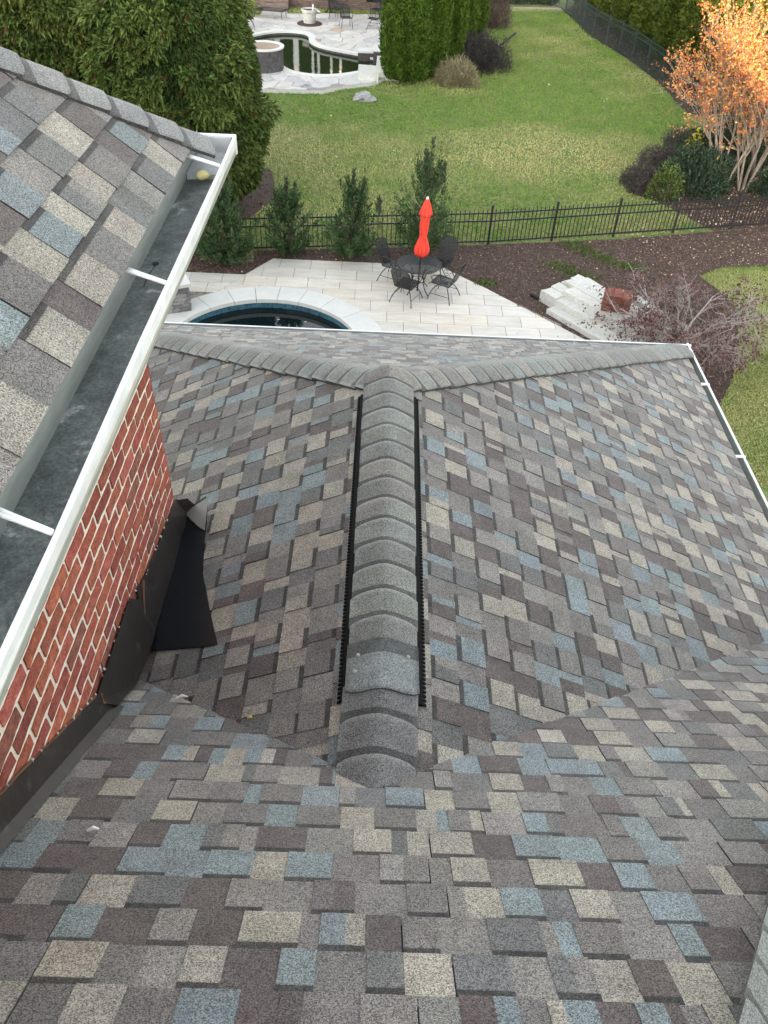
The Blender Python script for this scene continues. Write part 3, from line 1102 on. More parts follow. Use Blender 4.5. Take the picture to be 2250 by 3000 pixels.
MUL = [(0.14, 0.085, 0.060), (0.195, 0.122, 0.090), (0.10, 0.060, 0.045), (0.25, 0.17, 0.13)]
chips('bark_mulch', bed, 42000, MUL, (0.03, 0.08), (0.012, 0.03))
chips('shrub_bed_mulch', bed2, 9000, MUL, (0.05, 0.10), (0.02, 0.05))
chips('needle_litter', bed3, 5000, [(0.12, 0.055, 0.025), (0.09, 0.05, 0.03), (0.16, 0.08, 0.035)], (0.04, 0.1), (0.02, 0.04))
chips('hedge_mulch', bed4, 6000, MUL + [(0.13, 0.08, 0.065)], (0.06, 0.12), (0.03, 0.06))
LEAFC = [(0.55, 0.42, 0.22), (0.62, 0.52, 0.34), (0.45, 0.30, 0.12), (0.66, 0.58, 0.44)]
chips('fallen_leaves', [(6.5, 19.5), (13.5, 20.7), (13.5, 25.5), (8.8, 24.3), (7.2, 22)], 420, LEAFC, (0.03, 0.06), (0.02, 0.045), 0.03, 0.6)
chips('bed_fallen_leaves', bed, 260, LEAFC, (0.03, 0.07), (0.02, 0.05), 0.03, 0.6)
chips('shrub_fallen_leaves', bed2, 1000, LEAFC + [(0.35, 0.16, 0.06)], (0.05, 0.09), (0.03, 0.06), 0.03, 0.6)

# ---------- grass
excl = [bed, bed2, bed3, bed4]
FARP = [(-11, 33.2), (-5.0, 33.25), (-3.8, 33.35), (-2.6, 33.45), (-1.8, 34.2), (-0.72, 34.8), (-0.2, 35.6), (0.6, 36.2), (2.2, 38), (3.0, 42), (3.0, 46.9), (-2.8, 46.5), (-5.2, 45.9), (-5.5, 47.2), (-6.6, 47.2), (-6.5, 45.6), (-7.8, 44.4), (-9.0, 43.7), (-11, 43.2)]


def dryness(P):
    x, y = P[:, 0], P[:, 1]
    s = 0.45 * np.sin(0.55 * x + 0.35 * y + 1.0) + 0.35 * np.sin(-0.8 * x + 0.62 * y) + 0.3 * np.sin(1.9 * x + 1.1 * y + 2) + 0.25 * np.sin(2.7 * y - 1.3 * x + 0.6)
    band = 1.15 * np.exp(-((y - 27.2 - 0.12 * x) / 2.6) ** 2) + 0.5 * np.exp(-((y - 22) / 1.0) ** 2) + 0.9 * (y < 19.9) * (x > 6)
    wet = 0.7 * np.exp(-((y - 32.2) / 1.6) ** 2)
    return 0.14 + 0.46 * s + 0.66 * band - wet + 0.09 * rng.normal(size=len(P))


def grass(name, poly, n, hmin, hmax, wd):
    Q = scatter_in(poly, n)
    k = np.ones(len(Q), bool)
    for e in excl + [FARP]:
        k &= ~inside_np(Q, e)
    Q = Q[k]
    dry = np.clip(dryness(Q), 0, 1)[:, None]
    green = np.array([0.170, 0.278, 0.044]) * rng.uniform(0.78, 1.22, (len(Q), 1)) * np.array([1, 1, 1])
    straw = np.array([0.46, 0.435, 0.185]) * rng.uniform(0.85, 1.15, (len(Q), 1))
    C = green * (1 - dry) + straw * dry
    Pn = np.column_stack([Q, np.full(len(Q), -0.005)])
    D = rng.normal(size=(len(Q), 3)) * 0.75
    D[:, 2] = np.abs(D[:, 2]) * 0.4 + 0.75
    D /= np.linalg.norm(D, axis=1)[:, None]
    return leaves(name, Pn, D, rng.uniform(hmin, hmax, len(Q)), wd, C, 'leaf', kind='stuff')


grass('back_lawn_grass', [(-6.5, 19.2), (0, 20.3), (2.85, 20.75), (8.3, 22.0), (10, 24.5), (12.6, 31), (12.0, 34), (11.3, 38), (10.5, 42), (10, 46), (9.6, 50.5), (3, 50.3), (-9, 48), (-11, 33), (-9, 24)], 190000, 0.04, 0.10, 0.035)
grass('side_lawn_grass', [(6.4, 11), (9.0, 11), (12.5, 16), (14, 20.7), (10.4, 20.2), (9, 20), (8.2, 19.5), (7.8, 17)], 60000, 0.03, 0.075, 0.02)
weeds = [(5.4, 20.6), (5.8, 20.2), (6.2, 19.9), (6.6, 19.7), (5.2, 20.9), (4.95, 19.3), (5.25, 18.95), (4.6, 19.6), (4.9, 18.6), (2.6, 18.45)]
W_ = np.concatenate([np.array(c)[None] + rng.normal(size=(130, 2)) * [0.22, 0.12] for c in weeds])
D = rng.normal(size=(len(W_), 3)) * 0.7
D[:, 2] = np.abs(D[:, 2]) + 0.5
D /= np.linalg.norm(D, axis=1)[:, None]
leaves('bed_weeds', np.column_stack([W_, np.full(len(W_), 0.005)]), D, rng.uniform(0.05, 0.12, len(W_)), 0.03, np.array([0.09, 0.15, 0.03]) * rng.uniform(0.6, 1.3, (len(W_), 1)), kind='stuff')

# ================================================================== NEAR PATIO
patio = flat('patio', [[(-5.6, 18.3), (-3.43, 18.36), (-2.84, 19.28), (1.55, 19.28), (2.5, 18.26), (4.25, 16.6), (4.25, 12.5), (-6, 12.5), (-6, 17.35), (-5.6, 17.36)], pool_hole], 0.010, 'grout', kind='structure')
outlineR = [(-3.40, 18.36), (-2.83, 19.28), (1.56, 19.28), (2.51, 18.26), (4.2, 16.62), (4.2, 14.4), (-6, 14.4)]
PW, PD, JG = 0.787, 0.492, 0.0055


def paver_piece(poly, col):
    # push corners that fall under the coping out to its rim
    pl = []
    fine = []
    for i in range(len(poly)):
        p, q_ = np.array(poly[i]), np.array(poly[(i + 1) % len(poly)])
        k = max(1, int(np.linalg.norm(q_ - p) / 0.12)) if min(np.linalg.norm(p - PC), np.linalg.norm(q_ - PC)) < PR_OUT + 0.5 else 1
        for s in range(k):
            fine.append(p + (q_ - p) * s / k)
    inn = 0
    for p in fine:
        v_ = p - np.array(PC)
        r = np.linalg.norm(v_)
        if r < PR_OUT - 0.06:
            p = np.array(PC) + v_ / (r + 1e-9) * (PR_OUT - 0.06)
            inn += 1
        pl.append(tuple(p))
    if inn == len(pl):
        return
    mb = MB()
    mb.prism(pl, 0.0, 0.035 + random.uniform(-0.0015, 0.0015), col)
    mb.build('paver', 'paver', patio)


def paver_col():
    return vary(random.choice([(0.62, 0.585, 0.515), (0.59, 0.565, 0.51), (0.65, 0.61, 0.53), (0.62, 0.57, 0.485), (0.58, 0.555, 0.505)]), 0.05)


for r in range(0, 7):
    y1 = 19.285 - r * PD
    y0 = y1 - PD
    off = -2.61 if r % 2 == 0 else -3.0
    for k in range(-3, 10):
        x0 = off + k * PW
        poly = [(x0 + JG, y0 + JG), (x0 + PW - JG, y0 + JG), (x0 + PW - JG, y1 - JG), (x0 + JG, y1 - JG)]
        # outline is nearly convex: clip by its three slanting sides
        poly = clip(poly, -(19.28 - 18.36), (-2.83 + 3.40), -(19.28 - 18.36) * -3.40 + (-2.83 + 3.40) * 18.36)
        if len(poly) >= 3:
            poly = clip(poly, (19.28 - 18.26), (2.51 - 1.56), (19.28 - 18.26) * 1.56 + (2.51 - 1.56) * 19.28)
        if len(poly) >= 3:
            poly = clip(poly, (18.26 - 16.62), (4.2 - 2.51), (18.26 - 16.62) * 2.51 + (4.2 - 2.51) * 18.26)
        if len(poly) >= 3:
            poly = clip(poly, -0.98, 0.55, -0.98 * -3.98 + 0.55 * 17.33) if y1 < 18.5 else poly
        if len(poly) >= 3 and abs(parea(poly)) > 0.006:
            paver_piece(poly, paver_col())
for r, y1 in enumerate((18.345, 17.86)):                 # the walk that leads off to the left
    y0 = y1 - 0.485
    for k in range(0, 4):
        x1 = -3.55 - k * PW - (0.39 if r == 0 else -0.1)
        x1b = x1 + PW
        poly = [(x1 + JG, y0 + JG), (x1b - JG, y0 + JG), (x1b - JG, y1 - JG), (x1 + JG, y1 - JG)]
        poly = clip(poly, 0.98, -0.55, 0.98 * -3.99 - 0.55 * 17.33)
        if len(poly) >= 3 and abs(parea(poly)) > 0.006:
            paver_piece(poly, paver_col())

# ---------- near pool
pool = thing('swimming_pool', 'round dark pool with white coping and blue tile beside the light patio', 'pool', (PC[0], PC[1], 0))
angs = [-12, 16, 40, 58, 74, 88, 101, 115, 131, 149, 168, 192, 225, 260, 300, 348]
for a0, a1 in zip(angs, angs[1:]):
    seg = 8
    g_ = 0.0025
    th = [R(a0) + g_ + (R(a1) - R(a0) - 2 * g_) * i / seg for i in range(seg + 1)]
    poly = [(PC[0] + PR_OUT * math.cos(t_), PC[1] + PR_OUT * math.sin(t_)) for t_ in th] + [(PC[0] + PR_IN * math.cos(t_), PC[1] + PR_IN * math.sin(t_)) for t_ in th[::-1]]
    MB().prism(poly, -0.03, 0.062, vary((0.5, 0.5, 0.5), 0.02)).build('coping_stone', 'coping', pool)
tl = MB()
nT = 132
for i in range(nT):
    t0, t1 = 2 * math.pi * i / nT, 2 * math.pi * (i + 0.985) / nT
    for k in range(3):
        z1 = -0.03 - k * 0.052
        z0 = z1 - 0.0515
        rr = PR_IN + 0.02
        c = vary(random.choice([(0.045, 0.13, 0.175), (0.06, 0.16, 0.21), (0.035, 0.10, 0.14)]), 0.15)
        tl.add([(PC[0] + rr * math.cos(t_), PC[1] + rr * math.sin(t_), zz) for zz in (z0, z1) for t_ in (t0, t1)], [(1, 0, 2, 3)], c)
tl.build('tile_band', 'tile', pool, kind='stuff')
wl = MB()
n = 64
wl.add([(PC[0] + (PR_IN + 0.06) * math.cos(2 * math.pi * i / n), PC[1] + (PR_IN + 0.06) * math.sin(2 * math.pi * i / n), zz) for zz in (-1.2, -0.03) for i in range(n)], [((i + 1) % n, i, n + i, n + (i + 1) % n) for i in range(n)])
wl.build('pool_shell', 'coping', pool)
flat('pool_water', [circle(PC, PR_IN + 0.06, 64)], -0.17, 'pool_dark', pool)
for x, y in ((-2.42, 16.55), (-1.78, 16.5)):
    MB().add([(x, y, -0.166), (x + 0.05, y + 0.01, -0.163), (x + 0.06, y + 0.05, -0.166), (x + 0.01, y + 0.045, -0.164)], [(0, 1, 2, 3)], (0.5, 0.42, 0.3)).build('floating_leaf', 'chip', None, label='small pale leaf floating on the dark pool' if x < -2 else 'brown leaf floating near the pool tile edge', category='leaf')

# ---------- stacked stone pillar at the left
pil = thing('stone_pillar', 'grey stacked stone pillar with pale cap beside the pool', 'pillar', (-4.95, 16.65, 0), R(24), local=True)
mb = MB()
mb.box(-0.44, 0.42, -0.42, 0.42, 0, 0.66)
mb.build('core', 'grout', pil)
for face in range(4):
    for k in range(8):
        x = -0.45
        while x < 0.44:
            ln = min(random.uniform(0.14, 0.36), 0.45 - x)
            if 0.45 - x - ln < 0.08:
                ln = 0.45 - x
            mb = MB()
            dd = 0.43 + random.uniform(0.0, 0.028)
            mb.box(x + 0.004, x + ln - 0.004, -dd, -0.41, k * 0.083 + 0.004, k * 0.083 + 0.079, vary(random.choice([(0.20, 0.20, 0.20), (0.26, 0.26, 0.255), (0.16, 0.165, 0.17), (0.30, 0.29, 0.27)]), 0.12), jit=0.006)
            q_ = R(90 * face)
            mb.v = [(a * math.cos(q_) - b_ * math.sin(q_), a * math.sin(q_) + b_ * math.cos(q_), c_) for a, b_, c_ in mb.v]
            mb.build('stone', 'stack', pil)
            x += ln
for y0, y1 in ((-0.50, -0.002), (0.002, 0.50)):
    mb = MB()
    mb.box(-0.50, 0.50, y0, y1, 0.672, 0.745, jit=0.002)
    mb.build('cap_stone', 'coping', pil)

# ---------- limestone steps, brick stack, drain pipe at the right
steps = thing('stone_steps', 'pale limestone steps rising from the patio corner towards the red maple', 'steps', (4.8, 16.8, 0))


def block(poly, z0, z1, name='step_block', rough=0.01):
    mb = MB()
    pl = []
    for i in range(len(poly)):
        p, q_ = np.array(poly[i]), np.array(poly[(i + 1) % len(poly)])
        k = max(2, int(np.linalg.norm(q_ - p) / 0.14))
        for s in range(k):
            pl.append(tuple(p + (q_ - p) * s / k + np.array([random.uniform(-rough, rough), random.uniform(-rough, rough)])))
    mb.prism(pl, z0, z1)
    return mb.build(name, 'stone', steps)


e1 = np.array([0.62, -0.78])          # along the treads, away from the yard
e2 = np.array([0.80, 0.60])           # uphill


def stp(u, v):
    p = np.array([4.02, 17.02]) + e1 * u + e2 * v
    return (p[0], p[1])


for i in range(3):
    v0 = 0.30 * i
    block([stp(-0.10 - 0.05 * i, v0), stp(2.4, v0), stp(2.4, v0 + 0.42), stp(-0.10 - 0.05 * i, v0 + 0.42)], 0.0, 0.13 * (i + 1), rough=0.004)
block([stp(-0.55, 0.98), stp(0.30, 0.93), stp(0.30, 1.55), stp(-0.35, 1.60)], 0.0, 0.40, 'landing_stone')
block([stp(0.31, 0.93), stp(1.10, 0.93), stp(1.10, 1.50), stp(0.31, 1.54)], 0.0, 0.405, 'landing_stone')
block([stp(1.11, 0.93), stp(2.4, 0.93), stp(2.4, 1.45), stp(1.11, 1.49)], 0.0, 0.40, 'landing_stone')
for i in range(4):
    v = 0.30 + 0.33 * i
    block([stp(-0.62, v), stp(-0.14, v - 0.02), stp(-0.14, v + 0.30), stp(-0.60 - 0.05 * (i % 2), v + 0.315)], 0.0, 0.30 + 0.02 * i, 'wall_stone', 0.012)
for i, (u, v) in enumerate(((0.6, 1.6), (1.0, 1.62), (1.4, 1.58), (1.8, 1.6), (2.2, 1.56))):
    block([stp(u, v), stp(u + 0.36, v), stp(u + 0.36, v + 0.2), stp(u, v + 0.22)], 0.0, 0.42 + 0.03 * (i % 2), 'wall_stone', 0.02)
bs = thing('brick_stack', 'stack of orange red bricks standing on the pale steps', 'brick stack', (5.45, 16.75, 0.40), R(-14), local=True)
for k in range(6):
    for i in range(3):
        for j in range(2):
            mb = MB()
            x, y = (-0.315 + i * 0.212, -0.21 + j * 0.105 * 2) if k % 2 == 0 else (-0.315 + i * 0.212, -0.21 + j * 0.21)
            mb.box(x + 0.004, x + 0.206, y + 0.004, y + 0.205, k * 0.066, k * 0.066 + 0.062, vary(random.choice([(0.22, 0.065, 0.040), (0.17, 0.06, 0.042), (0.26, 0.085, 0.05)]), 0.15), jit=0.004)
            mb.build('brick', 'orange_brick', bs)
pp = MB()
a_, b_ = np.array([3.70, 17.93, 0.06]), np.array([4.5, 17.12, 0.06])
npts = 40
pp.tube([a_ + (b_ - a_) * i / npts for i in range(npts + 1)], [0.058 if i % 2 else 0.050 for i in range(npts + 1)], 12)
tag(pp.build('drain_pipe', 'black_iron'), 'black corrugated drain pipe lying on mulch beside the steps', 'pipe')

# ================================================================== FENCES
def fence(name, label, pts, h, posts_h, rails, m, pick_sp=0.115, joined=False, post_w=0.055):
    f = thing(name, label, 'fence', (pts[0][0], pts[0][1], 0))
    pts = [np.array(p, float) for p in pts]
    pk_me = None
    jn = MB()
    for si, (a, b__) in enumerate(zip(pts, pts[1:])):
        L = np.linalg.norm(b__ - a)
        t_ = (b__ - a) / L
        ang = math.atan2(t_[1], t_[0])
        for which, p in ((0, a), (1, b__)):
            if which == 1 and si < len(pts) - 2:
                continue
            mb = MB()
            hw = post_w / 2
            mb.box(p[0] - hw, p[0] + hw, p[1] - hw, p[1] + hw, 0, posts_h)
            mb.box(p[0] - hw - 0.006, p[0] + hw + 0.006, p[1] - hw - 0.006, p[1] + hw + 0.006, posts_h, posts_h + 0.02)
            mb.build('post', m, f)
        nrm = np.array([-t_[1], t_[0]])
        for rz_ in rails:
            mb = MB()
            hw = 0.014
            c = [a + nrm * hw, a - nrm * hw, b__ - nrm * hw, b__ + nrm * hw]
            mb.prism([tuple(q_) for q_ in c], rz_ - 0.018, rz_ + 0.018)
            mb.build('rail', m, f)
        k = int(L / pick_sp)
        for i in range(1, k):
            p = a + t_ * (L * i / k)
            hw = 0.0085
            mb = MB()
            vs = [(-hw, -hw, 0.06), (hw, -hw, 0.06), (hw, hw, 0.06), (-hw, hw, 0.06), (-hw, -hw, h - 0.03), (hw, -hw, h - 0.03), (hw, hw, h - 0.03), (-hw, hw, h - 0.03), (0, 0, h)]
            fs = [(0, 1, 5, 4), (1, 2, 6, 5), (2, 3, 7, 6), (3, 0, 4, 7), (4, 5, 8), (5, 6, 8), (6, 7, 8), (7, 4, 8)]
            if joined:
                jn.add([(x + p[0], y + p[1], z_) for x, y, z_ in vs], fs)
            else:
                if pk_me is None:
                    mb.add(vs, fs)
                    tmp = mb.build('picket', m)
                    pk_me = tmp.data
                    bpy.data.objects.remove(tmp)
                o = link('picket', pk_me, f)
                o.location = (p[0], p[1], 0)
                o.rotation_euler = (0, 0, ang)
    if joined:
        jn.build('picket_row', m, f, kind='stuff')
    return f


nearf = []
x = 2.85
ptsL = [(x - 1.83 * k * 0.987, fence_y(x - 1.83 * k * 0.987)) for k in range(5, 0, -1)]
ptsR = [(2.85 + 1.80 * k, fence_y(2.85 + 1.80 * k)) for k in range(0, 7)]
fence('iron_fence', 'black iron picket fence running along the mulch bed behind the patio table', ptsL + ptsR, 0.99, 1.07, (0.10, 0.66, 0.87), 'black_iron')
fence('iron_fence', 'dark green iron fence curving along the far right side of the lawn', [(13.4, 30.6), (12.75, 32.0), (12.1, 33.7), (11.75, 35.5), (11.5, 37.24), (11.23, 38.86), (10.97, 40.57), (10.66, 42.03), (10.28, 43.2), (9.88, 44.6), (9.68, 46.2), (9.62, 48.2), (9.4, 50.1), (8.9, 51.6)], 1.22, 1.30, (0.10, 1.0, 1.20), 'green_iron', joined=True, pick_sp=0.11)

# ================================================================== PATIO FURNITURE
TC = (0.88, 17.89)
tb = thing('patio_table', 'round black mesh patio table under the closed red umbrella', 'table', (TC[0], TC[1], 0.036), 0, local=True)
mb = MB()
mb.lathe([(0.525, 0.700), (0.525, 0.706), (0.03, 0.706), (0.03, 0.700)], 48)
mb.build('table_top', 'mesh', tb)
mb = MB()
mb.tube([(0.53 * math.cos(2 * math.pi * i / 48), 0.53 * math.sin(2 * math.pi * i / 48), 0.70) for i in range(49)], 0.013, 6, cap=False)
mb.build('rim', 'black_iron', tb)
for k in range(4):
    a = R(45 + 90 * k)
    mb = MB()
    prof = [(0.45, 0.695), (0.30, 0.60), (0.20, 0.42), (0.17, 0.28), (0.24, 0.12), (0.36, 0.0)]
    mb.tube([(r_ * math.cos(a), r_ * math.sin(a), z_) for r_, z_ in prof], 0.012, 6)
    mb.build('leg', 'black_iron', tb, smooth=True)
    mb = MB()
    sc2 = [(0.20 + 0.055 * math.cos(t_) * (1 - t_ / 9), 0.42 + 0.075 * math.sin(t_) * (1 - t_ / 9)) for t_ in np.linspace(0, 6.2, 14)]
    mb.tube([(r_ * math.cos(a), r_ * math.sin(a), z_) for r_, z_ in sc2], 0.007, 5)
    mb.build('scroll', 'black_iron', tb)
mb = MB()
mb.tube([(0.18 * math.cos(2 * math.pi * i / 24), 0.18 * math.sin(2 * math.pi * i / 24), 0.29) for i in range(25)], 0.008, 5, cap=False)
mb.build('stretcher_ring', 'black_iron', tb)

um = thing('patio_umbrella', 'closed coral red patio umbrella standing through the table', 'umbrella', (TC[0], TC[1], 0.036), 0, local=True)
lean = lambda z_: (0.036 * z_, 0.0)
mb = MB()
mb.tube([(*lean(z_), z_) for z_ in (0.0, 0.7, 2.2)], 0.019, 10)
mb.build('pole', 'black_iron', um, smooth=True)
prof = [(0.135, 0.93), (0.155, 0.99), (0.150, 1.08), (0.125, 1.20), (0.092, 1.32), (0.070, 1.39), (0.082, 1.47), (0.094, 1.62), (0.094, 1.82), (0.080, 2.0), (0.045, 2.15), (0.02, 2.21)]
mb = MB()
mb.lathe(prof, 64, (0, 0), mod=lambda q_, i: (1 + (0.26 if i < 3 else 0.20) * math.sin(9 * q_ + 0.25 * i) * (0.35 + 0.65 * abs(math.sin(2.5 * q_))) + 0.10 * math.sin(4 * q_ + i * 0.4)))
mb.v = [(x + lean(z_)[0], y, z_ + (0.03 * math.sin(9 * math.atan2(y, x)) if z_ < 0.95 else 0)) for x, y, z_ in mb.v]
mb.build('canopy', 'red', um, smooth=True)
mb = MB()
mb.tube([(0.036 * 1.385 + 0.078 * math.cos(2 * math.pi * i / 20), 0.078 * math.sin(2 * math.pi * i / 20), 1.39) for i in range(21)], 0.012, 6, cap=False)
mb.build('tie_strap', 'red', um)
prof = [(0.145, 1.90), (0.130, 1.96), (0.098, 2.07), (0.060, 2.20), (0.028, 2.27)]
mb = MB()
mb.lathe(prof, 48, (0, 0), mod=lambda q_, i: 1 + 0.16 * math.sin(8 * q_ + 1) + 0.08 * math.sin(3 * q_))
mb.v = [(x + lean(z_)[0], y, z_) for x, y, z_ in mb.v]
mb.build('top_flap', 'red', um, smooth=True)
mb = MB()
mb.lathe([(0.028, 2.25), (0.034, 2.275), (0.026, 2.305), (0.008, 2.32)], 14)
mb.v = [(x + lean(z_)[0], y, z_) for x, y, z_ in mb.v]
mb.build('finial', 'white', um, smooth=True)


def arc(p0, p1, p2, n=8):
    p0, p1, p2 = (np.array(p, float) for p in (p0, p1, p2))
    return [p0 * (1 - t_) ** 2 + 2 * p1 * t_ * (1 - t_) + p2 * t_ * t_ for t_ in np.linspace(0, 1, n)]


def spring_chair(name, label, loc, rz, group, tb_iron='black_iron'):
    """wrought iron chair on bowed legs; faces +y"""
    c = thing(name, label, 'chair', loc, rz, group, local=True)
    mb = MB()
    n = 6
    for i in range(n):
        for j in range(n):
            pass
    st = [(-0.23, 0.27, 0.42), (0.23, 0.27, 0.42), (0.22, -0.20, 0.40), (-0.22, -0.20, 0.40)]
    mb.add(st + [(x, y, z_ - 0.006) for x, y, z_ in st], [(0, 1, 2, 3)[::-1], (4, 5, 6, 7)])
    mb.build('seat', 'mesh', c)
    mb = MB()
    mb.tube([*st, st[0]], 0.010, 6)
    mb.tube([(-0.23, 0.27, 0.42), (-0.23, 0.33, 0.37)], 0.008, 5)
    mb.tube([(0.23, 0.27, 0.42), (0.23, 0.33, 0.37)], 0.008, 5)
    mb.build('seat_frame', tb_iron, c)
    bk = [(-0.22, -0.20, 0.40), (0.22, -0.20, 0.40), (0.25, -0.38, 0.86), (0.14, -0.42, 0.95), (-0.14, -0.42, 0.95), (-0.25, -0.38, 0.86)]
    mb = MB()
    mb.add(bk + [(x, y - 0.006, z_) for x, y, z_ in bk], [(0, 1, 2, 3, 4, 5), (6, 11, 10, 9, 8, 7)])
    mb.build('backrest', 'mesh', c)
    mb = MB()
    mb.tube(bk + [bk[0]], 0.010, 6)
    mb.build('back_frame', tb_iron, c)
    for s in (-1, 1):
        mb = MB()
        mb.tube([(s * 0.245, -0.31, 0.66)] + arc((s * 0.26, -0.28, 0.66), (s * 0.30, 0.22, 0.70), (s * 0.29, 0.24, 0.58)) + arc((s * 0.29, 0.24, 0.58), (s * 0.27, 0.18, 0.46), (s * 0.24, 0.10, 0.42), 5), 0.009, 6)
        mb.build('armrest', tb_iron, c, smooth=True)
        mb = MB()
        mb.tube([(s * 0.255 , 0.10 + 0.06 * math.cos(t_) * (1 - t_ / 10), 0.52 + 0.07 * math.sin(t_) * (1 - t_ / 10)) for t_ in np.linspace(0, 6, 14)], 0.006, 5)
        mb.build('scroll', tb_iron, c)
        for fr in (1, -1):
            mb = MB()
            mb.tube(arc((s * 0.07, 0.06 * fr, 0.36), (s * 0.20, 0.20 * fr + 0.02, 0.36), (s * 0.30, 0.30 * fr, 0.0), 9), 0.011, 6)
            mb.build('leg', tb_iron, c, smooth=True)
        mb = MB()
        mb.tube([(s * 0.265, 0.25, 0.16), (s * 0.265, -0.25, 0.16)], 0.007, 5)
        mb.build('stretcher', tb_iron, c)
    mb = MB()
    mb.tube([(0, 0.06, 0.36), (0, 0.05, 0.41)], 0.035, 8)
    mb.tube([(0, -0.06, 0.36), (0, -0.05, 0.41)], 0.035, 8)
    mb.tube([(-0.07, 0, 0.36), (0.07, 0, 0.36)], 0.02, 6)
    mb.build('spring', tb_iron, c)
    return c


G4 = 'black iron chairs round the patio table'
zc = 0.036
spring_chair('patio_chair', 'black iron chair in front of the table, left of centre, back to the house', (0.60, 17.40, zc), R(-28), G4)
spring_chair('patio_chair', 'black iron chair at the right side of the round table', (1.52, 17.62, zc), R(62), G4)
spring_chair('patio_chair', 'black iron chair at the left side of the round table', (0.28, 18.42, zc), R(-118), G4)
spring_chair('patio_chair', 'black iron chair behind the table, against the juniper and mulch', (1.42, 18.60, zc), R(142), G4)

# ================================================================== PLANTS
def unit_rows(D):
    return D / (np.linalg.norm(D, axis=1)[:, None] + 1e-9)


def dense_conifer(name, label, base, rx, ry, h, prof, N, ln, wd, c1, c2, mode='spray', group=None, seed=0, lump=0.16, core=0.80, zmin=0.05, cat='tree', tips=None):
    """evergreen built of many small sprays over a lumpy crown; prof(s) radius factor at height share s"""
    r_ = np.random.default_rng(seed)
    t = thing(name, label, cat, (*base, 0), 0, group)
    cx, cy = base
    az_cam = math.atan2(-cy, -cx)
    K = 260
    kt, kz = r_.uniform(0, 2 * np.pi, K), r_.uniform(0, 1, K)
    ka = r_.uniform(-1, 1, K)
    th = np.where(r_.random(N) < 0.72, az_cam + r_.normal(size=N) * 0.95, r_.uniform(0, 2 * np.pi, N))
    s = zmin + (1 - zmin) * r_.random(N) ** 1.05
    near = (np.abs(((th[:, None] - kt[None] + np.pi) % (2 * np.pi)) - np.pi) * 2.2) ** 2 + ((s[:, None] - kz[None]) * (9 if mode == 'spray' else 4.5)) ** 2
    idx = near.argmin(1)
    dmin = np.sqrt(near[np.arange(N), idx])
    bump = ka[idx] * np.clip(1 - dmin, 0, 1) + 0.5 * np.clip(1 - 1.5 * dmin, 0, 1)
    if mode == 'column':
        bump = bump * 0.8 + 0.7 * np.sin(th * 11 + 3 * np.sin(6 * s) + seed)
    rad = np.array([prof(v) for v in s]) * (1 + lump * bump)
    depth = 1 - 0.28 * r_.random(N) ** 2.5
    P = np.column_stack([cx + rx * rad * depth * np.cos(th), cy + ry * rad * depth * np.sin(th), h * s])
    out = np.column_stack([np.cos(th), np.sin(th), np.zeros(N)])
    if mode == 'spray':
        D = out * 0.75 + np.array([0, 0, 1.0]) * r_.uniform(-0.75, 0.5, (N, 1)) + r_.normal(size=(N, 3)) * 0.35
    else:
        D = out * 0.42 + np.array([0, 0, 1.0]) * r_.uniform(0.35, 1.0, (N, 1)) + r_.normal(size=(N, 3)) * 0.22
    D = unit_rows(D)
    tone = (0.5 + 0.5 * ka[idx])[:, None]
    C = np.array(c1) * (1 - tone) + np.array(c2) * tone
    C = C * r_.uniform(0.65, 1.4, (N, 1))
    if tips is not None:
        k = r_.random(N) < tips[1]
        C[k] = np.array(tips[0]) * r_.uniform(0.6, 1.3, (k.sum(), 1))
    # every spray is a fan of three blades
    PP, DD, CC, LL = [P], [D], [C], [r_.uniform(*ln, N)]
    for q_ in range(2):
        PP.append(P + D * (0.25 * np.mean(ln)))
        DD.append(unit_rows(D + r_.normal(size=(N, 3)) * 0.5))
        CC.append(C * r_.uniform(0.8, 1.15, (N, 1)))
        LL.append(r_.uniform(*ln, N) * 0.8)
    leaves('crown', np.concatenate(PP), np.concatenate(DD), np.concatenate(LL), wd, np.concatenate(CC), 'leaf', t, droop=0.18 if mode == 'spray' else 0)
    mb = MB()
    npf = 14
    mb.lathe([(max(0.02, rx * core * prof(zmin + (1 - zmin) * i / npf)), h * (zmin + (0.97 - zmin) * i / npf)) for i in range(npf + 1)], 20, (0, 0), (0.030, 0.026, 0.014), mod=lambda q_, i: 1 + 0.06 * math.sin(5 * q_ + i))
    mb.v = [(x + cx, y * ry / rx + cy, z_) for x, y, z_ in mb.v]
    mb.build('inner_branches', 'bark', t)
    mb = MB()
    mb.tube([(cx, cy, 0), (cx + 0.02, cy, 0.5), (cx, cy, h * 0.8)], [0.14, 0.12, 0.03], 8, (0.10, 0.06, 0.04))
    mb.build('trunk', 'bark', t)
    return t


def pf_big(s):
    return float(np.interp(s, [0, 0.06, 0.16, 0.30, 0.42, 0.58, 0.75, 0.9, 1.0], [0.42, 0.58, 0.82, 0.98, 1.0, 0.93, 0.78, 0.5, 0.08]))


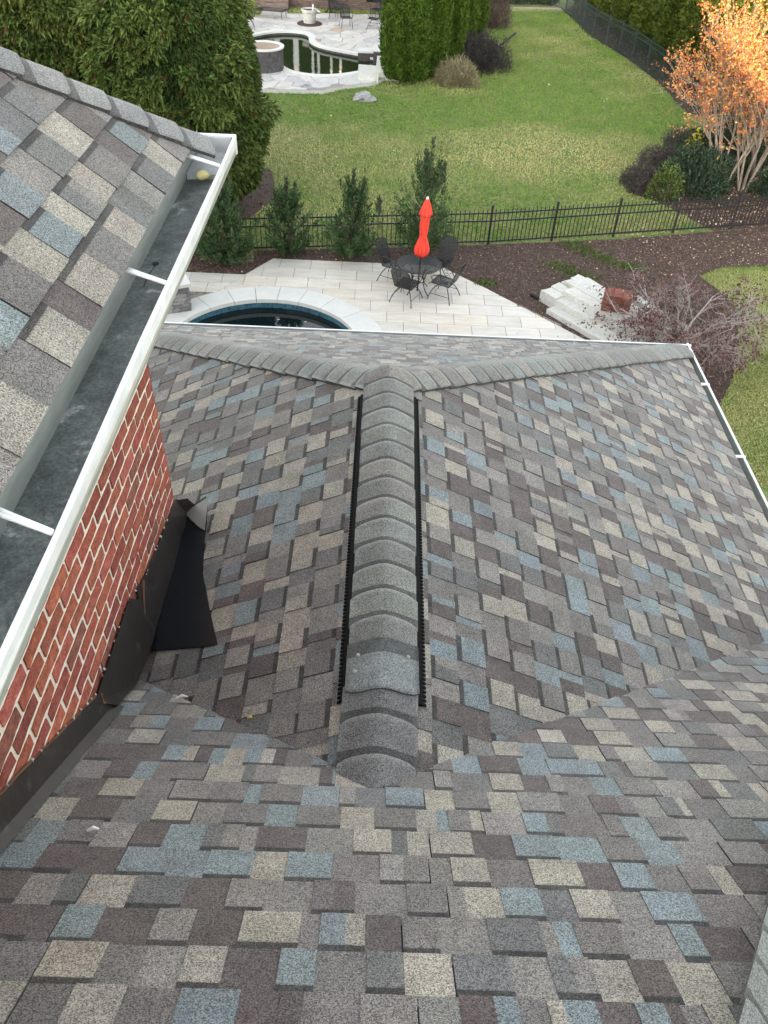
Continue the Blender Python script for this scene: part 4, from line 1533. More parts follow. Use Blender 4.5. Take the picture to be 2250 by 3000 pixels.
JG1, JG2 = (0.045, 0.085, 0.020), (0.100, 0.140, 0.030)
dense_conifer('evergreen_tree', 'huge dense evergreen at the left, nearest the far pool', (-5.6, 22.6), 2.15, 1.9, 6.6, pf_big, 46000, (0.12, 0.27), 0.062, JG1, JG2, group='big evergreens behind the gutter', seed=3, lump=0.24, tips=((0.12, 0.06, 0.02), 0.035))
dense_conifer('evergreen_tree', 'huge dense evergreen rising behind the upper roof, left of the other', (-8.9, 23.2), 2.25, 1.9, 7.2, pf_big, 36000, (0.12, 0.27), 0.062, (0.050, 0.090, 0.020), (0.115, 0.145, 0.030), group='big evergreens behind the gutter', seed=5, lump=0.24, tips=((0.14, 0.075, 0.02), 0.06))
dense_conifer('evergreen_tree', 'huge dense evergreen at the far left edge of the picture', (-12.2, 23.0), 2.2, 1.9, 7.0, pf_big, 18000, (0.12, 0.27), 0.062, (0.055, 0.090, 0.020), (0.125, 0.145, 0.030), group='big evergreens behind the gutter', seed=6, tips=((0.2, 0.11, 0.02), 0.08))


def young_juniper(label, base, h, r, seed, n_pl=150, lean=(0, 0)):
    r_ = np.random.default_rng(seed)
    t = thing('young_juniper', label, 'juniper', (*base, 0), 0, 'young junipers along the iron fence')
    PP, DD, CC, LL = [], [], [], []
    tw = MB()
    for i in range(n_pl):
        s = r_.random() ** 1.5
        z0 = h * (0.03 + 0.75 * s)
        a = r_.uniform(0, 2 * np.pi)
        big = r_.random() < 0.18
        rr = (1.9 if big else 1.42) * r * (0.22 + 0.78 * (1 - s)) * r_.uniform(0.45, 1.15) * (0.55 + 1.8 * s if s < 0.25 else 1)
        up = h * (0.10 + (0.30 if big else 0.16) * r_.random())
        p0 = np.array([base[0] + lean[0] * s, base[1], z0])
        p2 = p0 + np.array([math.cos(a) * rr, math.sin(a) * rr, up])
        p1 = p0 + np.array([math.cos(a) * rr * 0.85, math.sin(a) * rr * 0.85, up * 0.25])
        m_ = int(46 + 30 * r_.random())
        tt = np.sort(r_.random(m_)) ** 0.8
        pts = (1 - tt)[:, None] ** 2 * p0 + 2 * (tt * (1 - tt))[:, None] * p1 + (tt ** 2)[:, None] * p2
        tg = unit_rows(2 * (1 - tt)[:, None] * (p1 - p0) + 2 * tt[:, None] * (p2 - p1))
        d_ = unit_rows(tg * 0.9 + r_.normal(size=(m_, 3)) * 0.42)
        base_c = np.array([0.050, 0.092, 0.034]) * r_.uniform(0.65, 1.45) + (np.array([0.06, 0.05, 0.03]) if r_.random() < 0.10 else 0)
        PP.append(pts + r_.normal(size=(m_, 3)) * 0.025)
        DD.append(d_)
        CC.append(base_c * r_.uniform(0.7, 1.35, (m_, 1)))
        LL.append(r_.uniform(0.06, 0.15, m_) * (1 - 0.35 * tt))
    # leader shoots
    for q_ in range(5):
        top = h * (1.06 - 0.13 * q_ * r_.random())
        off = r_.normal(size=2) * 0.09 * q_
        m_ = 150
        tt = r_.random(m_)
        pts = np.column_stack([base[0] + lean[0] + off[0] + r_.normal(size=m_) * 0.045 * (1.1 - tt), base[1] + off[1] + r_.normal(size=m_) * 0.045 * (1.1 - tt), h * 0.62 + (top - h * 0.62) * tt])
        PP.append(pts)
        DD.append(unit_rows(np.column_stack([r_.normal(size=m_) * 0.45, r_.normal(size=m_) * 0.45, np.ones(m_)])))
        CC.append(np.array([0.055, 0.080, 0.042]) * r_.uniform(0.7, 1.3, (m_, 1)))
        LL.append(r_.uniform(0.08, 0.15, m_))
    leaves('crown', np.concatenate(PP), np.concatenate(DD), np.concatenate(LL), 0.028, np.concatenate(CC), 'leaf', t)
    mb = MB()
    mb.tube([(base[0], base[1], 0), (base[0] + lean[0] * 0.5, base[1], h * 0.5), (base[0] + lean[0], base[1], h * 0.9)], [0.05, 0.035, 0.008], 6, (0.09, 0.06, 0.045))
    for k in range(26):
        a = r_.uniform(0, 6.28)
        z0 = h * r_.uniform(0.05, 0.6)
        mb.tube([(base[0], base[1], z0), (base[0] + math.cos(a) * r * 0.6, base[1] + math.sin(a) * r * 0.6, z0 + 0.16 * h)], [0.012, 0.004], 4, (0.07, 0.05, 0.04), cap=False)
    mb.build('trunk', 'bark', t)
    return t


young_juniper('broad dark young juniper nearest the gutter at the left', (-4.0, 18.95), 2.05, 0.80, 11, 200)
young_juniper('low broad young juniper, second from the gutter along the fence', (-2.42, 19.55), 1.85, 0.62, 12, 130)
young_juniper('young juniper with two spiky tops, between the second juniper and the umbrella', (-0.82, 19.50), 2.15, 0.66, 13, 140, lean=(0.05, 0))
young_juniper('tallest young juniper with one thin spire, right behind the red umbrella', (0.98, 19.95), 2.75, 0.74, 14, 140, lean=(0.12, 0))

# ---------- arborvitae columns by the far pool
def pf_col(s):
    return (0.78 + 0.9 * s if s < 0.2 else 0.96 + 0.04 * math.sin(9 * s)) if s < 0.7 else max(0.04, 0.97 * (1 - ((s - 0.7) / 0.31) ** 1.7))


AC1, AC2 = (0.050, 0.100, 0.012), (0.075, 0.128, 0.014)
arb = [((0.62, 35.75), 0.95, 5.6, 'thick green arborvitae column nearest the pool steps'), ((1.62, 36.6), 0.68, 5.4, 'narrow arborvitae column, second from the pool'), ((2.35, 38.2), 0.72, 5.5, 'third arborvitae column from the pool'), ((2.95, 40.0), 0.72, 5.4, 'fourth arborvitae column from the pool'), ((3.55, 41.8), 0.75, 5.5, 'fifth arborvitae column, farthest, before the bare twiggy bush')]
for i, (p, r_a, h_, lab) in enumerate(arb):
    dense_conifer('arborvitae', lab, p, r_a, r_a, h_, pf_col, 15000 if i == 0 else 9000, (0.10, 0.19), 0.06, AC1, AC2, 'column', 'arborvitae columns by the far pool', 20 + i, lump=0.10, core=0.84, zmin=0.03)
# ---------- hedge along the right fence
hed = [(13.9, 34.6), (13.35, 36.9), (12.9, 39.2), (12.55, 41.5), (12.15, 43.8), (11.75, 46.1), (11.4, 48.4), (11.1, 50.8), (15.6, 33.2)]
hlab = ['tall green hedge conifer right behind the glowing orange tree', 'hedge conifer second behind the iron fence from the orange tree', 'third hedge conifer behind the curving fence', 'fourth hedge conifer behind the curving fence', 'fifth hedge conifer behind the curving fence', 'sixth hedge conifer behind the curving fence', 'seventh hedge conifer, above the red chair behind the fence', 'last hedge conifer at the far end of the fence', 'hedge conifer at the right edge behind the orange tree']
for i, p in enumerate(hed):
    dense_conifer('hedge_conifer', hlab[i], p, 1.45, 1.35, 5.8, pf_col, 14000, (0.16, 0.32), 0.085, (0.040, 0.066, 0.008), (0.070, 0.090, 0.011), 'column', 'hedge conifers behind the curving fence', 40 + i, lump=0.14, core=0.82, zmin=0.08)


def twig_tree(name, label, cat, stems, levels, leaf=None, bark=(0.30, 0.26, 0.22), seed=1, group=None, twig_n=6, base=None, sides=5):
    """stems: list of (base, direction, length, radius). Branches recursively; leaf=(per twig, size, colours, reach)"""
    r_ = np.random.default_rng(seed)
    base = base or stems[0][0]
    t = thing(name, label, cat, (base[0], base[1], 0), 0, group)
    ends = []
    trunk, twigs = MB(), MB()

    def grow(p, d, L, rad, lev, mb):
        n = 5 if lev == 0 else 4
        pts = [p]
        dd = d / np.linalg.norm(d)
        for i in range(n):
            dd = dd + r_.normal(size=3) * levels['wob'] * (1 if lev else 0.5) + np.array([0, 0, levels['up'] * (0.3 if lev == 0 else 1)])
            dd /= np.linalg.norm(dd)
            pts.append(pts[-1] + dd * L / n)
        rs = [rad * (1 - 0.6 * i / n) for i in range(n + 1)]
        c = np.array(bark) * r_.uniform(0.75, 1.2)
        (trunk if lev == 0 else twigs).tube(pts, rs, sides if lev == 0 else 3 if lev > 1 else 4, tuple(c), cap=False)
        if lev >= levels['n']:
            ends.append((pts, dd))
            return
        for b_ in range(levels['kids'][lev]):
            f = r_.uniform(0.35 if lev == 0 else 0.2, 1.0)
            k = min(n - 1, int(f * n))
            q_ = pts[k] + (pts[k + 1] - pts[k]) * (f * n - k)
            nd = dd + r_.normal(size=3) * levels['spread']
            grow(q_, nd, L * levels['shrink'] * r_.uniform(0.7, 1.2), rs[k] * 0.6, lev + 1, mb)

    for (p, d, L, rad) in stems:
        grow(np.array(p, float), np.array(d, float), L, rad, 0, trunk)
    trunk.build('trunk', 'bark', t, smooth=True)
    if twigs.v:
        twigs.build('branches', 'bark', t)
    if leaf:
        per, size, cols, keep = leaf
        P, D = [], []
        for pts, dd in ends:
            if r_.random() > keep:
                continue
            for k in range(per):
                i = r_.integers(0, len(pts) - 1)
                P.append(pts[i] + (pts[i + 1] - pts[i]) * r_.random() + r_.normal(size=3) * 0.02)
                D.append(dd * 0.3 + r_.normal(size=3) * 0.7 + np.array([0, 0, levels.get('ldroop', -0.2)]))
        P, D = np.array(P), unit_rows(np.array(D))
        C = np.array(cols)[r_.integers(0, len(cols), len(P))] * r_.uniform(0.7, 1.3, (len(P), 1))
        leaves('crown', P, D, r_.uniform(0.6, 1.3, len(P)) * size, size * 0.55, C, 'leaf', t)
    return t


# ---------- crape myrtle at the right, its top in the last sun
r_ = np.random.default_rng(5)
stems = []
for b_, n in (((10.75, 25.75), 6), ((11.35, 25.5), 6), ((12.0, 26.3), 4)):
    for k in range(n):
        a = r_.uniform(0, 6.28)
        lean = r_.uniform(0.05, 0.42)
        stems.append(((b_[0] + 0.12 * math.cos(a), b_[1] + 0.12 * math.sin(a), 0), (lean * math.cos(a), lean * math.sin(a), 1), r_.uniform(2.6, 3.5), r_.uniform(0.04, 0.06)))
stems.append(((10.7, 25.7, 0.05), (-0.50, 0.1, 1), 2.6, 0.045))
stems.append(((10.6, 25.8, 0.05), (-0.36, 0.25, 1), 3.3, 0.045))
stems.append(((10.7, 25.9, 0.05), (-0.28, 0.1, 1), 3.6, 0.045))
stems.append(((11.4, 25.5, 0.05), (0.65, -0.1, 1), 2.6, 0.055))
twig_tree('crape_myrtle', 'many stemmed tree with orange autumn leaves glowing in sunlight at the right', 'tree', stems, dict(n=3, kids=(7, 5, 4), wob=0.12, up=0.07, spread=0.40, shrink=0.56, ldroop=-0.1), leaf=(8, 0.085, [(0.54, 0.165, 0.035), (0.61, 0.27, 0.06), (0.48, 0.085, 0.045), (0.64, 0.35, 0.10), (0.56, 0.205, 0.05), (0.48, 0.25, 0.10)], 0.9), bark=(0.27, 0.22, 0.17), seed=9)

# ---------- weeping laceleaf maple by the steps
stems = []
r_ = np.random.default_rng(8)
for k in range(18):
    a = k / 18 * 6.28 + r_.uniform(-0.2, 0.2)
    stems.append(((6.6 + 0.05 * math.cos(a), 15.3 + 0.05 * math.sin(a), 0.45), (math.cos(a), math.sin(a) * 1.25, 0.55), r_.uniform(1.1, 1.75), 0.030))
stems.append(((6.6, 15.28, 0.0), (0.05, 0.05, 1), 0.6, 0.07))
twig_tree('laceleaf_maple', 'weeping maple with bare grey branches and thin dark red leaves at the roof corner', 'maple', stems, dict(n=3, kids=(8, 6, 6), wob=0.24, up=-0.07, spread=0.62, shrink=0.52, ldroop=-0.4), leaf=(5, 0.065, [(0.10, 0.030, 0.034), (0.13, 0.045, 0.042), (0.085, 0.035, 0.036), (0.17, 0.085, 0.072)], 0.32), bark=(0.33, 0.295, 0.27), seed=4, base=(6.6, 15.3))

# ---------- low shrubs
def mound(name, label, c, rx, ry, h, N, ln, wd, cols, seed, cat='shrub', group=None, upright=0.6, stemc=(0.09, 0.06, 0.05), nst=40, rad=0.008):
    r_ = np.random.default_rng(seed)
    t = thing(name, label, cat, (c[0], c[1], 0), 0, group)
    u = r_.random(N)
    a = r_.uniform(0, 2 * np.pi, N)
    el = np.arcsin(r_.random(N))
    rr = 0.55 + 0.45 * r_.random(N) ** 0.5
    rr *= 1 + 0.16 * np.sin(4 * a + seed) + 0.10 * np.sin(9 * a + 3 * el)
    out = np.column_stack([np.cos(a) * np.cos(el), np.sin(a) * np.cos(el), np.sin(el)])
    P = np.column_stack([c[0] + rx * rr * out[:, 0], c[1] + ry * rr * out[:, 1], 0.02 + h * rr * out[:, 2]])
    D = unit_rows(out * (1 - upright) + np.array([0, 0, upright]) + r_.normal(size=(N, 3)) * 0.45)
    C = np.array(cols)[r_.integers(0, len(cols), N)] * r_.uniform(0.6, 1.35, (N, 1))
    leaves('foliage', P, D, r_.uniform(*ln, N), wd, C, 'leaf', t)
    mb = MB()
    for k in range(nst):
        a_ = r_.uniform(0, 6.28)
        e_ = r_.uniform(0.2, 1.0)
        q_ = np.array([rx * math.cos(a_) * math.cos(e_), ry * math.sin(a_) * math.cos(e_), h * math.sin(e_)]) * r_.uniform(0.75, 1.05)
        p0 = np.array([c[0], c[1], 0]) + q_ * np.array([0.12, 0.12, 0])
        mb.tube([p0, p0 * 0.45 + (np.array([c[0], c[1], 0]) + q_) * 0.55 + r_.normal(size=3) * 0.04, np.array([c[0], c[1], 0]) + q_], [rad, rad * 0.8, rad * 0.4], 4, stemc, cap=False)
    mb.build('stems', 'bark', t)
    return t


DG = [(0.028, 0.052, 0.030), (0.040, 0.070, 0.036), (0.022, 0.040, 0.024), (0.055, 0.085, 0.040)]
PUR = [(0.085, 0.062, 0.064), (0.11, 0.085, 0.082), (0.06, 0.045, 0.05), (0.075, 0.08, 0.05)]
mound('spreading_juniper', 'dark green spreading shrub at the left foot of the orange tree', (9.75, 25.6), 1.15, 1.3, 1.05, 9000, (0.07, 0.16), 0.04, DG, 1)
mound('spreading_juniper', 'dark green shrub behind the pale trunks of the orange tree', (11.3, 27.6), 1.5, 1.2, 1.2, 9000, (0.07, 0.16), 0.04, DG, 2)
mound('spreading_juniper', 'dark green shrub at the right edge behind the black fence', (12.6, 25.0), 1.1, 0.9, 0.9, 6000, (0.07, 0.16), 0.04, DG, 3)
mound('barberry_hedge', 'purple brown twiggy hedge bordering the lawn, lower end by the fence', (8.05, 25.3), 0.62, 0.75, 0.62, 6000, (0.05, 0.11), 0.02, PUR, 4, upright=0.5, nst=120, rad=0.005)
mound('barberry_hedge', 'purple brown twiggy hedge bordering the lawn, middle length', (9.0, 26.8), 0.70, 1.05, 0.66, 7000, (0.05, 0.11), 0.02, PUR, 5, upright=0.5, nst=120, rad=0.005)
mound('barberry_hedge', 'purple brown twiggy hedge bordering the lawn, upper end', (10.5, 28.9), 0.95, 1.1, 0.62, 7000, (0.05, 0.11), 0.02, PUR + [(0.05, 0.08, 0.03)], 6, upright=0.5, nst=120, rad=0.005)
mound('euonymus', 'yellow green leafy shrub with hanging bare stems beside the black fence', (8.55, 24.55), 0.52, 0.45, 0.92, 2600, (0.05, 0.09), 0.05, [(0.10, 0.15, 0.03), (0.16, 0.18, 0.04), (0.05, 0.09, 0.025), (0.035, 0.06, 0.02)], 7, upright=0.3, stemc=(0.20, 0.15, 0.11), nst=70)
mound('yellow_leaf_shrub', 'small shrub with bright yellow leaves left of the pale trunks', (10.15, 27.4), 0.35, 0.3, 1.15, 420, (0.07, 0.11), 0.07, [(0.45, 0.42, 0.05), (0.55, 0.42, 0.06), (0.15, 0.18, 0.04)], 8, upright=0.2)
mound('dark_bush', 'dark bare twiggy bush at the corner of the arborvitae row', (3.85, 38.1), 1.25, 1.15, 1.25, 9000, (0.08, 0.18), 0.022, [(0.045, 0.036, 0.042), (0.06, 0.05, 0.055), (0.03, 0.026, 0.03), (0.05, 0.05, 0.035)], 9, upright=0.4, nst=260, stemc=(0.05, 0.04, 0.045))
mound('grass_clump', 'tan dried ornamental grass clump at the foot of the arborvitae', (2.75, 35.55), 0.80, 0.60, 0.78, 6000, (0.15, 0.34), 0.016, [(0.30, 0.25, 0.15), (0.24, 0.21, 0.12), (0.17, 0.18, 0.08), (0.36, 0.30, 0.19)], 10, cat='grass', upright=0.5, stemc=(0.25, 0.2, 0.12), nst=120)
mound('twiggy_bush', 'tall bare brown bush beyond the last arborvitae', (5.0, 45.6), 0.95, 0.8, 2.2, 3500, (0.12, 0.3), 0.02, [(0.10, 0.07, 0.06), (0.13, 0.09, 0.075), (0.07, 0.05, 0.045)], 11, upright=0.8, nst=260, stemc=(0.11, 0.075, 0.06), rad=0.010)
for i, (x, y, lab) in enumerate(((6.6, 52.2, 'ivy mound behind the tan path, left of the far gate'), (8.2, 52.4, 'ivy mound behind the tan path, nearest the fence end'), (5.0, 52.0, 'ivy mound behind the tan path, next to the bare bush'))):
    mound('ivy_mound', lab, (x, y), 1.1, 0.8, 0.5, 3000, (0.08, 0.16), 0.08, [(0.04, 0.075, 0.035), (0.06, 0.10, 0.05), (0.10, 0.13, 0.09)], 30 + i, group='ivy behind the path', upright=0.3)
mound('ivy_mound', 'low green ivy patch by the fence below the big evergreen', (-4.75, 19.55), 0.7, 0.25, 0.25, 900, (0.04, 0.08), 0.05, [(0.05, 0.10, 0.05), (0.08, 0.14, 0.07)], 36, upright=0.3)

# ================================================================== FAR POOL TERRACE
DZ = 0.15
terr = flat('pool_terrace', [FARP, offset_loop(KID, 0.05)], DZ - 0.02, 'grout', kind='structure')
tw = MB()
n = len(FARP)
tw.add([(x, y, z_) for z_ in (0, DZ - 0.02) for x, y in FARP], [(i, (i + 1) % n, n + (i + 1) % n, n + i) for i in range(n)])
tw.build('terrace_edge', 'stone', terr)
fp = thing('kidney_pool', 'curved green pool reflecting white posts on the far flagstone terrace', 'pool', (-3.4, 38.6, 0))
flat('pool_water', [offset_loop(KID, 0.12)], 0.004, 'pool_green', fp)
nk = len(KID)
po, pi_ = offset_loop(KID, 0.30), KID
for s0 in range(0, nk, 4):
    ii = [(s0 + k) % nk for k in range(5)]
    poly = [po[i] for i in ii] + [pi_[i] for i in ii[::-1]]
    MB().prism(poly, DZ - 0.06, DZ + 0.018, vary((0.5, 0.5, 0.5), 0.03)).build('coping_stone', 'coping', fp)
wl = MB()
q_ = offset_loop(KID, 0.03)
wl.add([(x, y, z_) for z_ in (0.0, DZ - 0.04) for x, y in q_], [((i + 1) % nk, i, nk + i, nk + (i + 1) % nk) for i in range(nk)])
wl.build('pool_wall', 'spa', fp)
# flagstones: irregular polygons
r_ = np.random.default_rng(21)
seeds = []
tries = 0
while len(seeds) < 420 and tries < 40000:
    tries += 1
    p = np.array([r_.uniform(-11.3, 3.6), r_.uniform(32.9, 47.4)])
    if all((p[0] - s_[0]) ** 2 + (p[1] - s_[1]) ** 2 > 0.40 ** 2 * (1 if p[1] < 44 else 1.3) for s_ in seeds):
        seeds.append(p)
S_ = np.array(seeds)
pieces = []
kidout = np.array(offset_loop(KID, 0.29))
for i, p in enumerate(seeds):
    if not (inside(p, FARP)):
        continue
    cell = [(p[0] - 1, p[1] - 1), (p[0] + 1, p[1] - 1), (p[0] + 1, p[1] + 1), (p[0] - 1, p[1] + 1)]
    dd = ((S_ - p) ** 2).sum(1)
    for j in dd.argsort()[1:16]:
        q_ = S_[j]
        nx, ny = q_ - p
        L = math.hypot(nx, ny)
        mid = (p + q_) / 2
        cell = clip(cell, nx / L, ny / L, (mid[0] * nx + mid[1] * ny) / L - 0.016)
        if len(cell) < 3:
            break
    if len(cell) < 3:
        continue
    fine = []
    for a in range(len(cell)):
        u, v = np.array(cell[a]), np.array(cell[(a + 1) % len(cell)])
        k = max(1, int(np.linalg.norm(v - u) / 0.16))
        for s in range(k):
            fine.append(u + (v - u) * s / k + r_.normal(size=2) * 0.006)
    bad = 0
    pl = []
    for u in fine:
        if inside(u, [tuple(t_) for t_ in kidout]):
            u = kidout[((kidout - u) ** 2).sum(1).argmin()]
            bad += 1
        elif not inside(u, FARP):
            best, bd = None, 9e9
            for e in range(len(FARP)):
                A_, B_ = np.array(FARP[e]), np.array(FARP[(e + 1) % len(FARP)])
                tt = np.clip(np.dot(u - A_, B_ - A_) / np.dot(B_ - A_, B_ - A_), 0, 1)
                w_ = A_ + (B_ - A_) * tt
                if np.linalg.norm(u - w_) < bd:
                    best, bd = w_, np.linalg.norm(u - w_)
            u = best
            bad += 1
        pl.append(tuple(u))
    if bad >= len(pl) - 1 or abs(parea(pl)) < 0.01:
        continue
    c = vary(random.choice([(0.52, 0.51, 0.48), (0.58, 0.56, 0.53), (0.48, 0.47, 0.46), (0.55, 0.52, 0.47)]), 0.06)
    if r_.random() < 0.03:
        c = vary((0.44, 0.33, 0.25), 0.1)
    mb = MB()
    mb.prism(pl, DZ - 0.03, DZ + r_.uniform(0.0, 0.006), c, bottom=False)
    pieces.append((px_area([(x, y, DZ) for x, y in pl]), mb))
pieces.sort(key=lambda s: -s[0])
rest = MB()
for i, (a, mb) in enumerate(pieces):
    if i < 300 and a > 0:
        mb.build('flagstone', 'flag', terr)
    else:
        o = len(rest.v)
        rest.v += mb.v
        rest.f += [[o + k for k in f] for f in mb.f]
        rest.c += mb.c
        rest.m += mb.m
if rest.v:
    rest.build('outer_flagstones', 'flag', terr, kind='stuff')
# raised round spa
spa = thing('stone_spa', 'round dark stone spa with white rim and rusty water by the far pool', 'spa', (-5.15, 36.1, 0))
mb = MB()
mb.lathe([(0.78, 0.0), (0.78, 0.92), (0.62, 0.92), (0.62, 0.60)], 40, (-5.15, 36.1))
mb.build('wall', 'spa', spa, smooth=False)
mb = MB()
mb.lathe([(0.82, 0.922), (0.83, 0.975), (0.70, 0.985), (0.66, 0.975), (0.66, 0.922)], 40, (-5.15, 36.1))
mb.f = mb.f[:-2]
mb.c, mb.m = mb.c[:-2], mb.m[:-2]
mb.build('rim', 'coping', spa)
mb = MB()
mb.add([(-5.15 + 0.665 * math.cos(2 * math.pi * i / 40), 36.1 + 0.665 * math.sin(2 * math.pi * i / 40), 0.935) for i in range(40)], [tuple(range(40))])
mb.build('water', 'rust', spa)
# steps at the right end of the pool
ps = thing('pool_steps', 'pale flagstone steps stepping down at the right end of the far pool', 'steps', (-0.6, 36.2, 0))
for i, (x0, x1, y0, y1, z1) in enumerate(((-1.3, -0.45, 35.05, 36.7, 0.30), (-0.55, 0.4, 35.6, 37.2, 0.52))):
    mb = MB()
    mb.box(x0, x1, y0, y1, 0.0, z1, jit=0.02)
    mb.build('step_block', 'stone', ps)
for i, (x0, x1, y0, y1, z1) in enumerate(((-1.4, -0.75, 38.45, 39.0, 0.30), (-0.74, 0.2, 38.0, 38.8, 0.46))):
    mb = MB()
    mb.box(x0, x1, y0, y1, 0.0, z1, jit=0.02)
    mb.build('step_block', 'spa', ps)
    mb = MB()
    mb.box(x0 - 0.03, x1 + 0.02, y0 - 0.03, y1 + 0.1, z1 + 0.022, z1 + 0.07, jit=0.008)
    mb.build('step_cap', 'coping', ps)


def rock(label, c, r, sx, sy, sz, seed):
    r_ = np.random.default_rng(seed)
    mb = MB()
    n, m_ = 10, 14
    vs = []
    for i in range(n + 1):
        for j in range(m_):
            e_, a = math.pi * i / n - math.pi / 2, 2 * math.pi * j / m_
            k = 1 + 0.22 * math.sin(3 * a + seed) * math.cos(2 * e_) + 0.14 * math.sin(5 * a + 2 * e_ + seed) + r_.uniform(-0.16, 0.16)
            vs.append((c[0] + r * sx * k * math.cos(e_) * math.cos(a), c[1] + r * sy * k * math.cos(e_) * math.sin(a), max(0.0, r * sz * (0.30 + k * math.sin(e_)))))
    fs = [(i * m_ + j, i * m_ + (j + 1) % m_, (i + 1) * m_ + (j + 1) % m_, (i + 1) * m_ + j) for i in range(n) for j in range(m_)]
    mb.add(vs, fs)
    tag(mb.build('rock', 'rock'), label, 'rock', 'rocks at the terrace edge')


rock('pale grey rock lying alone on the lawn before the far terrace', (-0.95, 32.95), 0.34, 1.15, 0.75, 0.62, 3)
rock('small brown rock at the near edge of the flagstone terrace', (-3.28, 33.75), 0.30, 1.1, 0.6, 0.55, 5)
# ---------- things on the terrace
pot = thing('planter', 'pale stone planter with a white stake on the far terrace', 'planter', (-3.98, 44.0, DZ), 0, local=True)
mb = MB()
mb.lathe([(0.25, 0.0), (0.29, 0.02), (0.33, 0.45), (0.37, 0.50), (0.39, 0.62), (0.35, 0.63), (0.33, 0.56)], 28, mod=lambda q_, i: 1 + 0.012 * math.sin(14 * q_))
mb.build('pot', 'pot', pot)
mb = MB()
mb.lathe([(0.33, 0.565), (0.25, 0.57)], 24)
mb.build('soil', 'soil', pot)
mb = MB()
mb.tube([(0.16, 0.0, 0.5), (0.18, 0.0, 0.82)], 0.04, 8)
mb.build('stake', 'white', pot)
mb = MB()
mb.lathe([(0.62, 0.0), (0.60, 0.03), (0.4, 0.06)], 30, (-3.98, 44.0), (0.03, 0.022, 0.018))
mb.v = [(x, y, z_ + DZ) for x, y, z_ in mb.v]
tag(mb.build('soil_ring', 'soil'), 'dark ring of bare soil round the foot of the planter', 'soil', None)


def iron_chair(label, loc, rz, group):
    c = thing('garden_chair', label, 'chair', loc, rz, group, local=True)
    mb = MB()
    st = [(-0.24, 0.24, 0.43), (0.24, 0.24, 0.43), (0.22, -0.22, 0.42), (-0.22, -0.22, 0.42)]
    mb.add(st + [(x, y, z_ - 0.01) for x, y, z_ in st], [(3, 2, 1, 0), (4, 5, 6, 7)])
    mb.build('seat', 'mesh', c)
    mb = MB()
    mb.tube(st + [st[0]], 0.016, 5)
    mb.build('seat_frame', 'black_iron', c)
    bk = [(-0.22, -0.22, 0.42), (-0.25, -0.32, 0.80), (-0.12, -0.36, 0.88), (0.12, -0.36, 0.88), (0.25, -0.32, 0.80), (0.22, -0.22, 0.42)]
    mb = MB()
    mb.add(bk, [(0, 5, 4, 3, 2, 1)])
    mb.build('backrest', 'mesh', c)
    mb = MB()
    mb.tube(bk, 0.016, 5)
    mb.build('back_frame', 'black_iron', c)
    for s in (-1, 1):
        mb = MB()
        mb.tube([(s * 0.24, -0.29, 0.66), (s * 0.30, 0.0, 0.67), (s * 0.29, 0.22, 0.66), (s * 0.25, 0.24, 0.43)], 0.014, 5)
        mb.build('armrest', 'black_iron', c)
        for y, y2 in ((0.24, 0.28), (-0.22, -0.30)):
            mb = MB()
            mb.tube([(s * 0.23, y, 0.42), (s * 0.27, y2, 0.0)], 0.014, 5)
            mb.build('leg', 'black_iron', c)
    return c


GC = 'iron chairs on the far terrace'
iron_chair('black iron chair in the open, middle of the far terrace, facing the pool', (-2.20, 43.6, DZ), R(195), GC)
iron_chair('dark iron chair behind the middle chair, half hidden by it', (-2.75, 45.3, DZ), R(-30), GC)
spring_chair('garden_chair', 'black spring chair beside the arborvitae on the far terrace', (-0.85, 43.7, DZ), R(80), GC)
iron_chair('dark iron chair behind the spring chair, under the right table', (-0.75, 45.6, DZ), R(60), GC)
spring_chair('garden_chair', 'black chair standing against the big evergreen at the terrace edge', (-6.75, 42.6, DZ), R(10), GC)


def far_table(label, loc):
    t = thing('garden_table', label, 'table', loc, 0, 'dark tables by the far house', local=True)
    mb = MB()
    mb.lathe([(0.55, 0.70), (0.55, 0.73), (0.02, 0.74)], 32)
    mb.build('table_top', 'black_iron', t)
    mb = MB()
    mb.tube([(0, 0, 0.70), (0, 0, 0.2)], 0.045, 8)
    mb.build('post', 'black_iron', t)
    for k in range(4):
        a = R(45 + 90 * k)
        mb = MB()
        mb.tube(arc((0, 0, 0.28), (0.12 * math.cos(a), 0.12 * math.sin(a), 0.1), (0.32 * math.cos(a), 0.32 * math.sin(a), 0.0)), 0.022, 5)
        mb.build('leg', 'black_iron', t)


far_table('dark round table standing on the grass by the far house', (-3.25, 47.0, 0.0))
far_table('dark round table at the right by the arborvitae and the far house', (-0.45, 46.6, 0.02))
lg = thing('chaise_lounge', 'dark chaise lounge with two wheels on the far terrace', 'lounge chair', (-6.35, 45.0, DZ), R(-14), local=True)
mb = MB()
bd = [(-0.2, -0.30, 0.34), (1.15, -0.30, 0.36), (1.15, 0.30, 0.36), (-0.2, 0.30, 0.34)]
mb.add(bd + [(x, y, z_ - 0.03) for x, y, z_ in bd], [(0, 1, 2, 3), (7, 6, 5, 4)])
mb.add([(-0.2, -0.30, 0.34), (-0.2, 0.30, 0.34), (-0.85, 0.30, 0.16), (-0.85, -0.30, 0.16)], [(0, 1, 2, 3)])
mb.build('bed', 'mesh', lg)
mb = MB()
mb.tube([(-0.85, -0.30, 0.16), (-0.2, -0.30, 0.34), (1.15, -0.30, 0.36), (1.15, 0.30, 0.36), (-0.2, 0.30, 0.34), (-0.85, 0.30, 0.16), (-0.85, -0.30, 0.16)], 0.02, 6)
mb.build('frame', 'black_iron', lg)
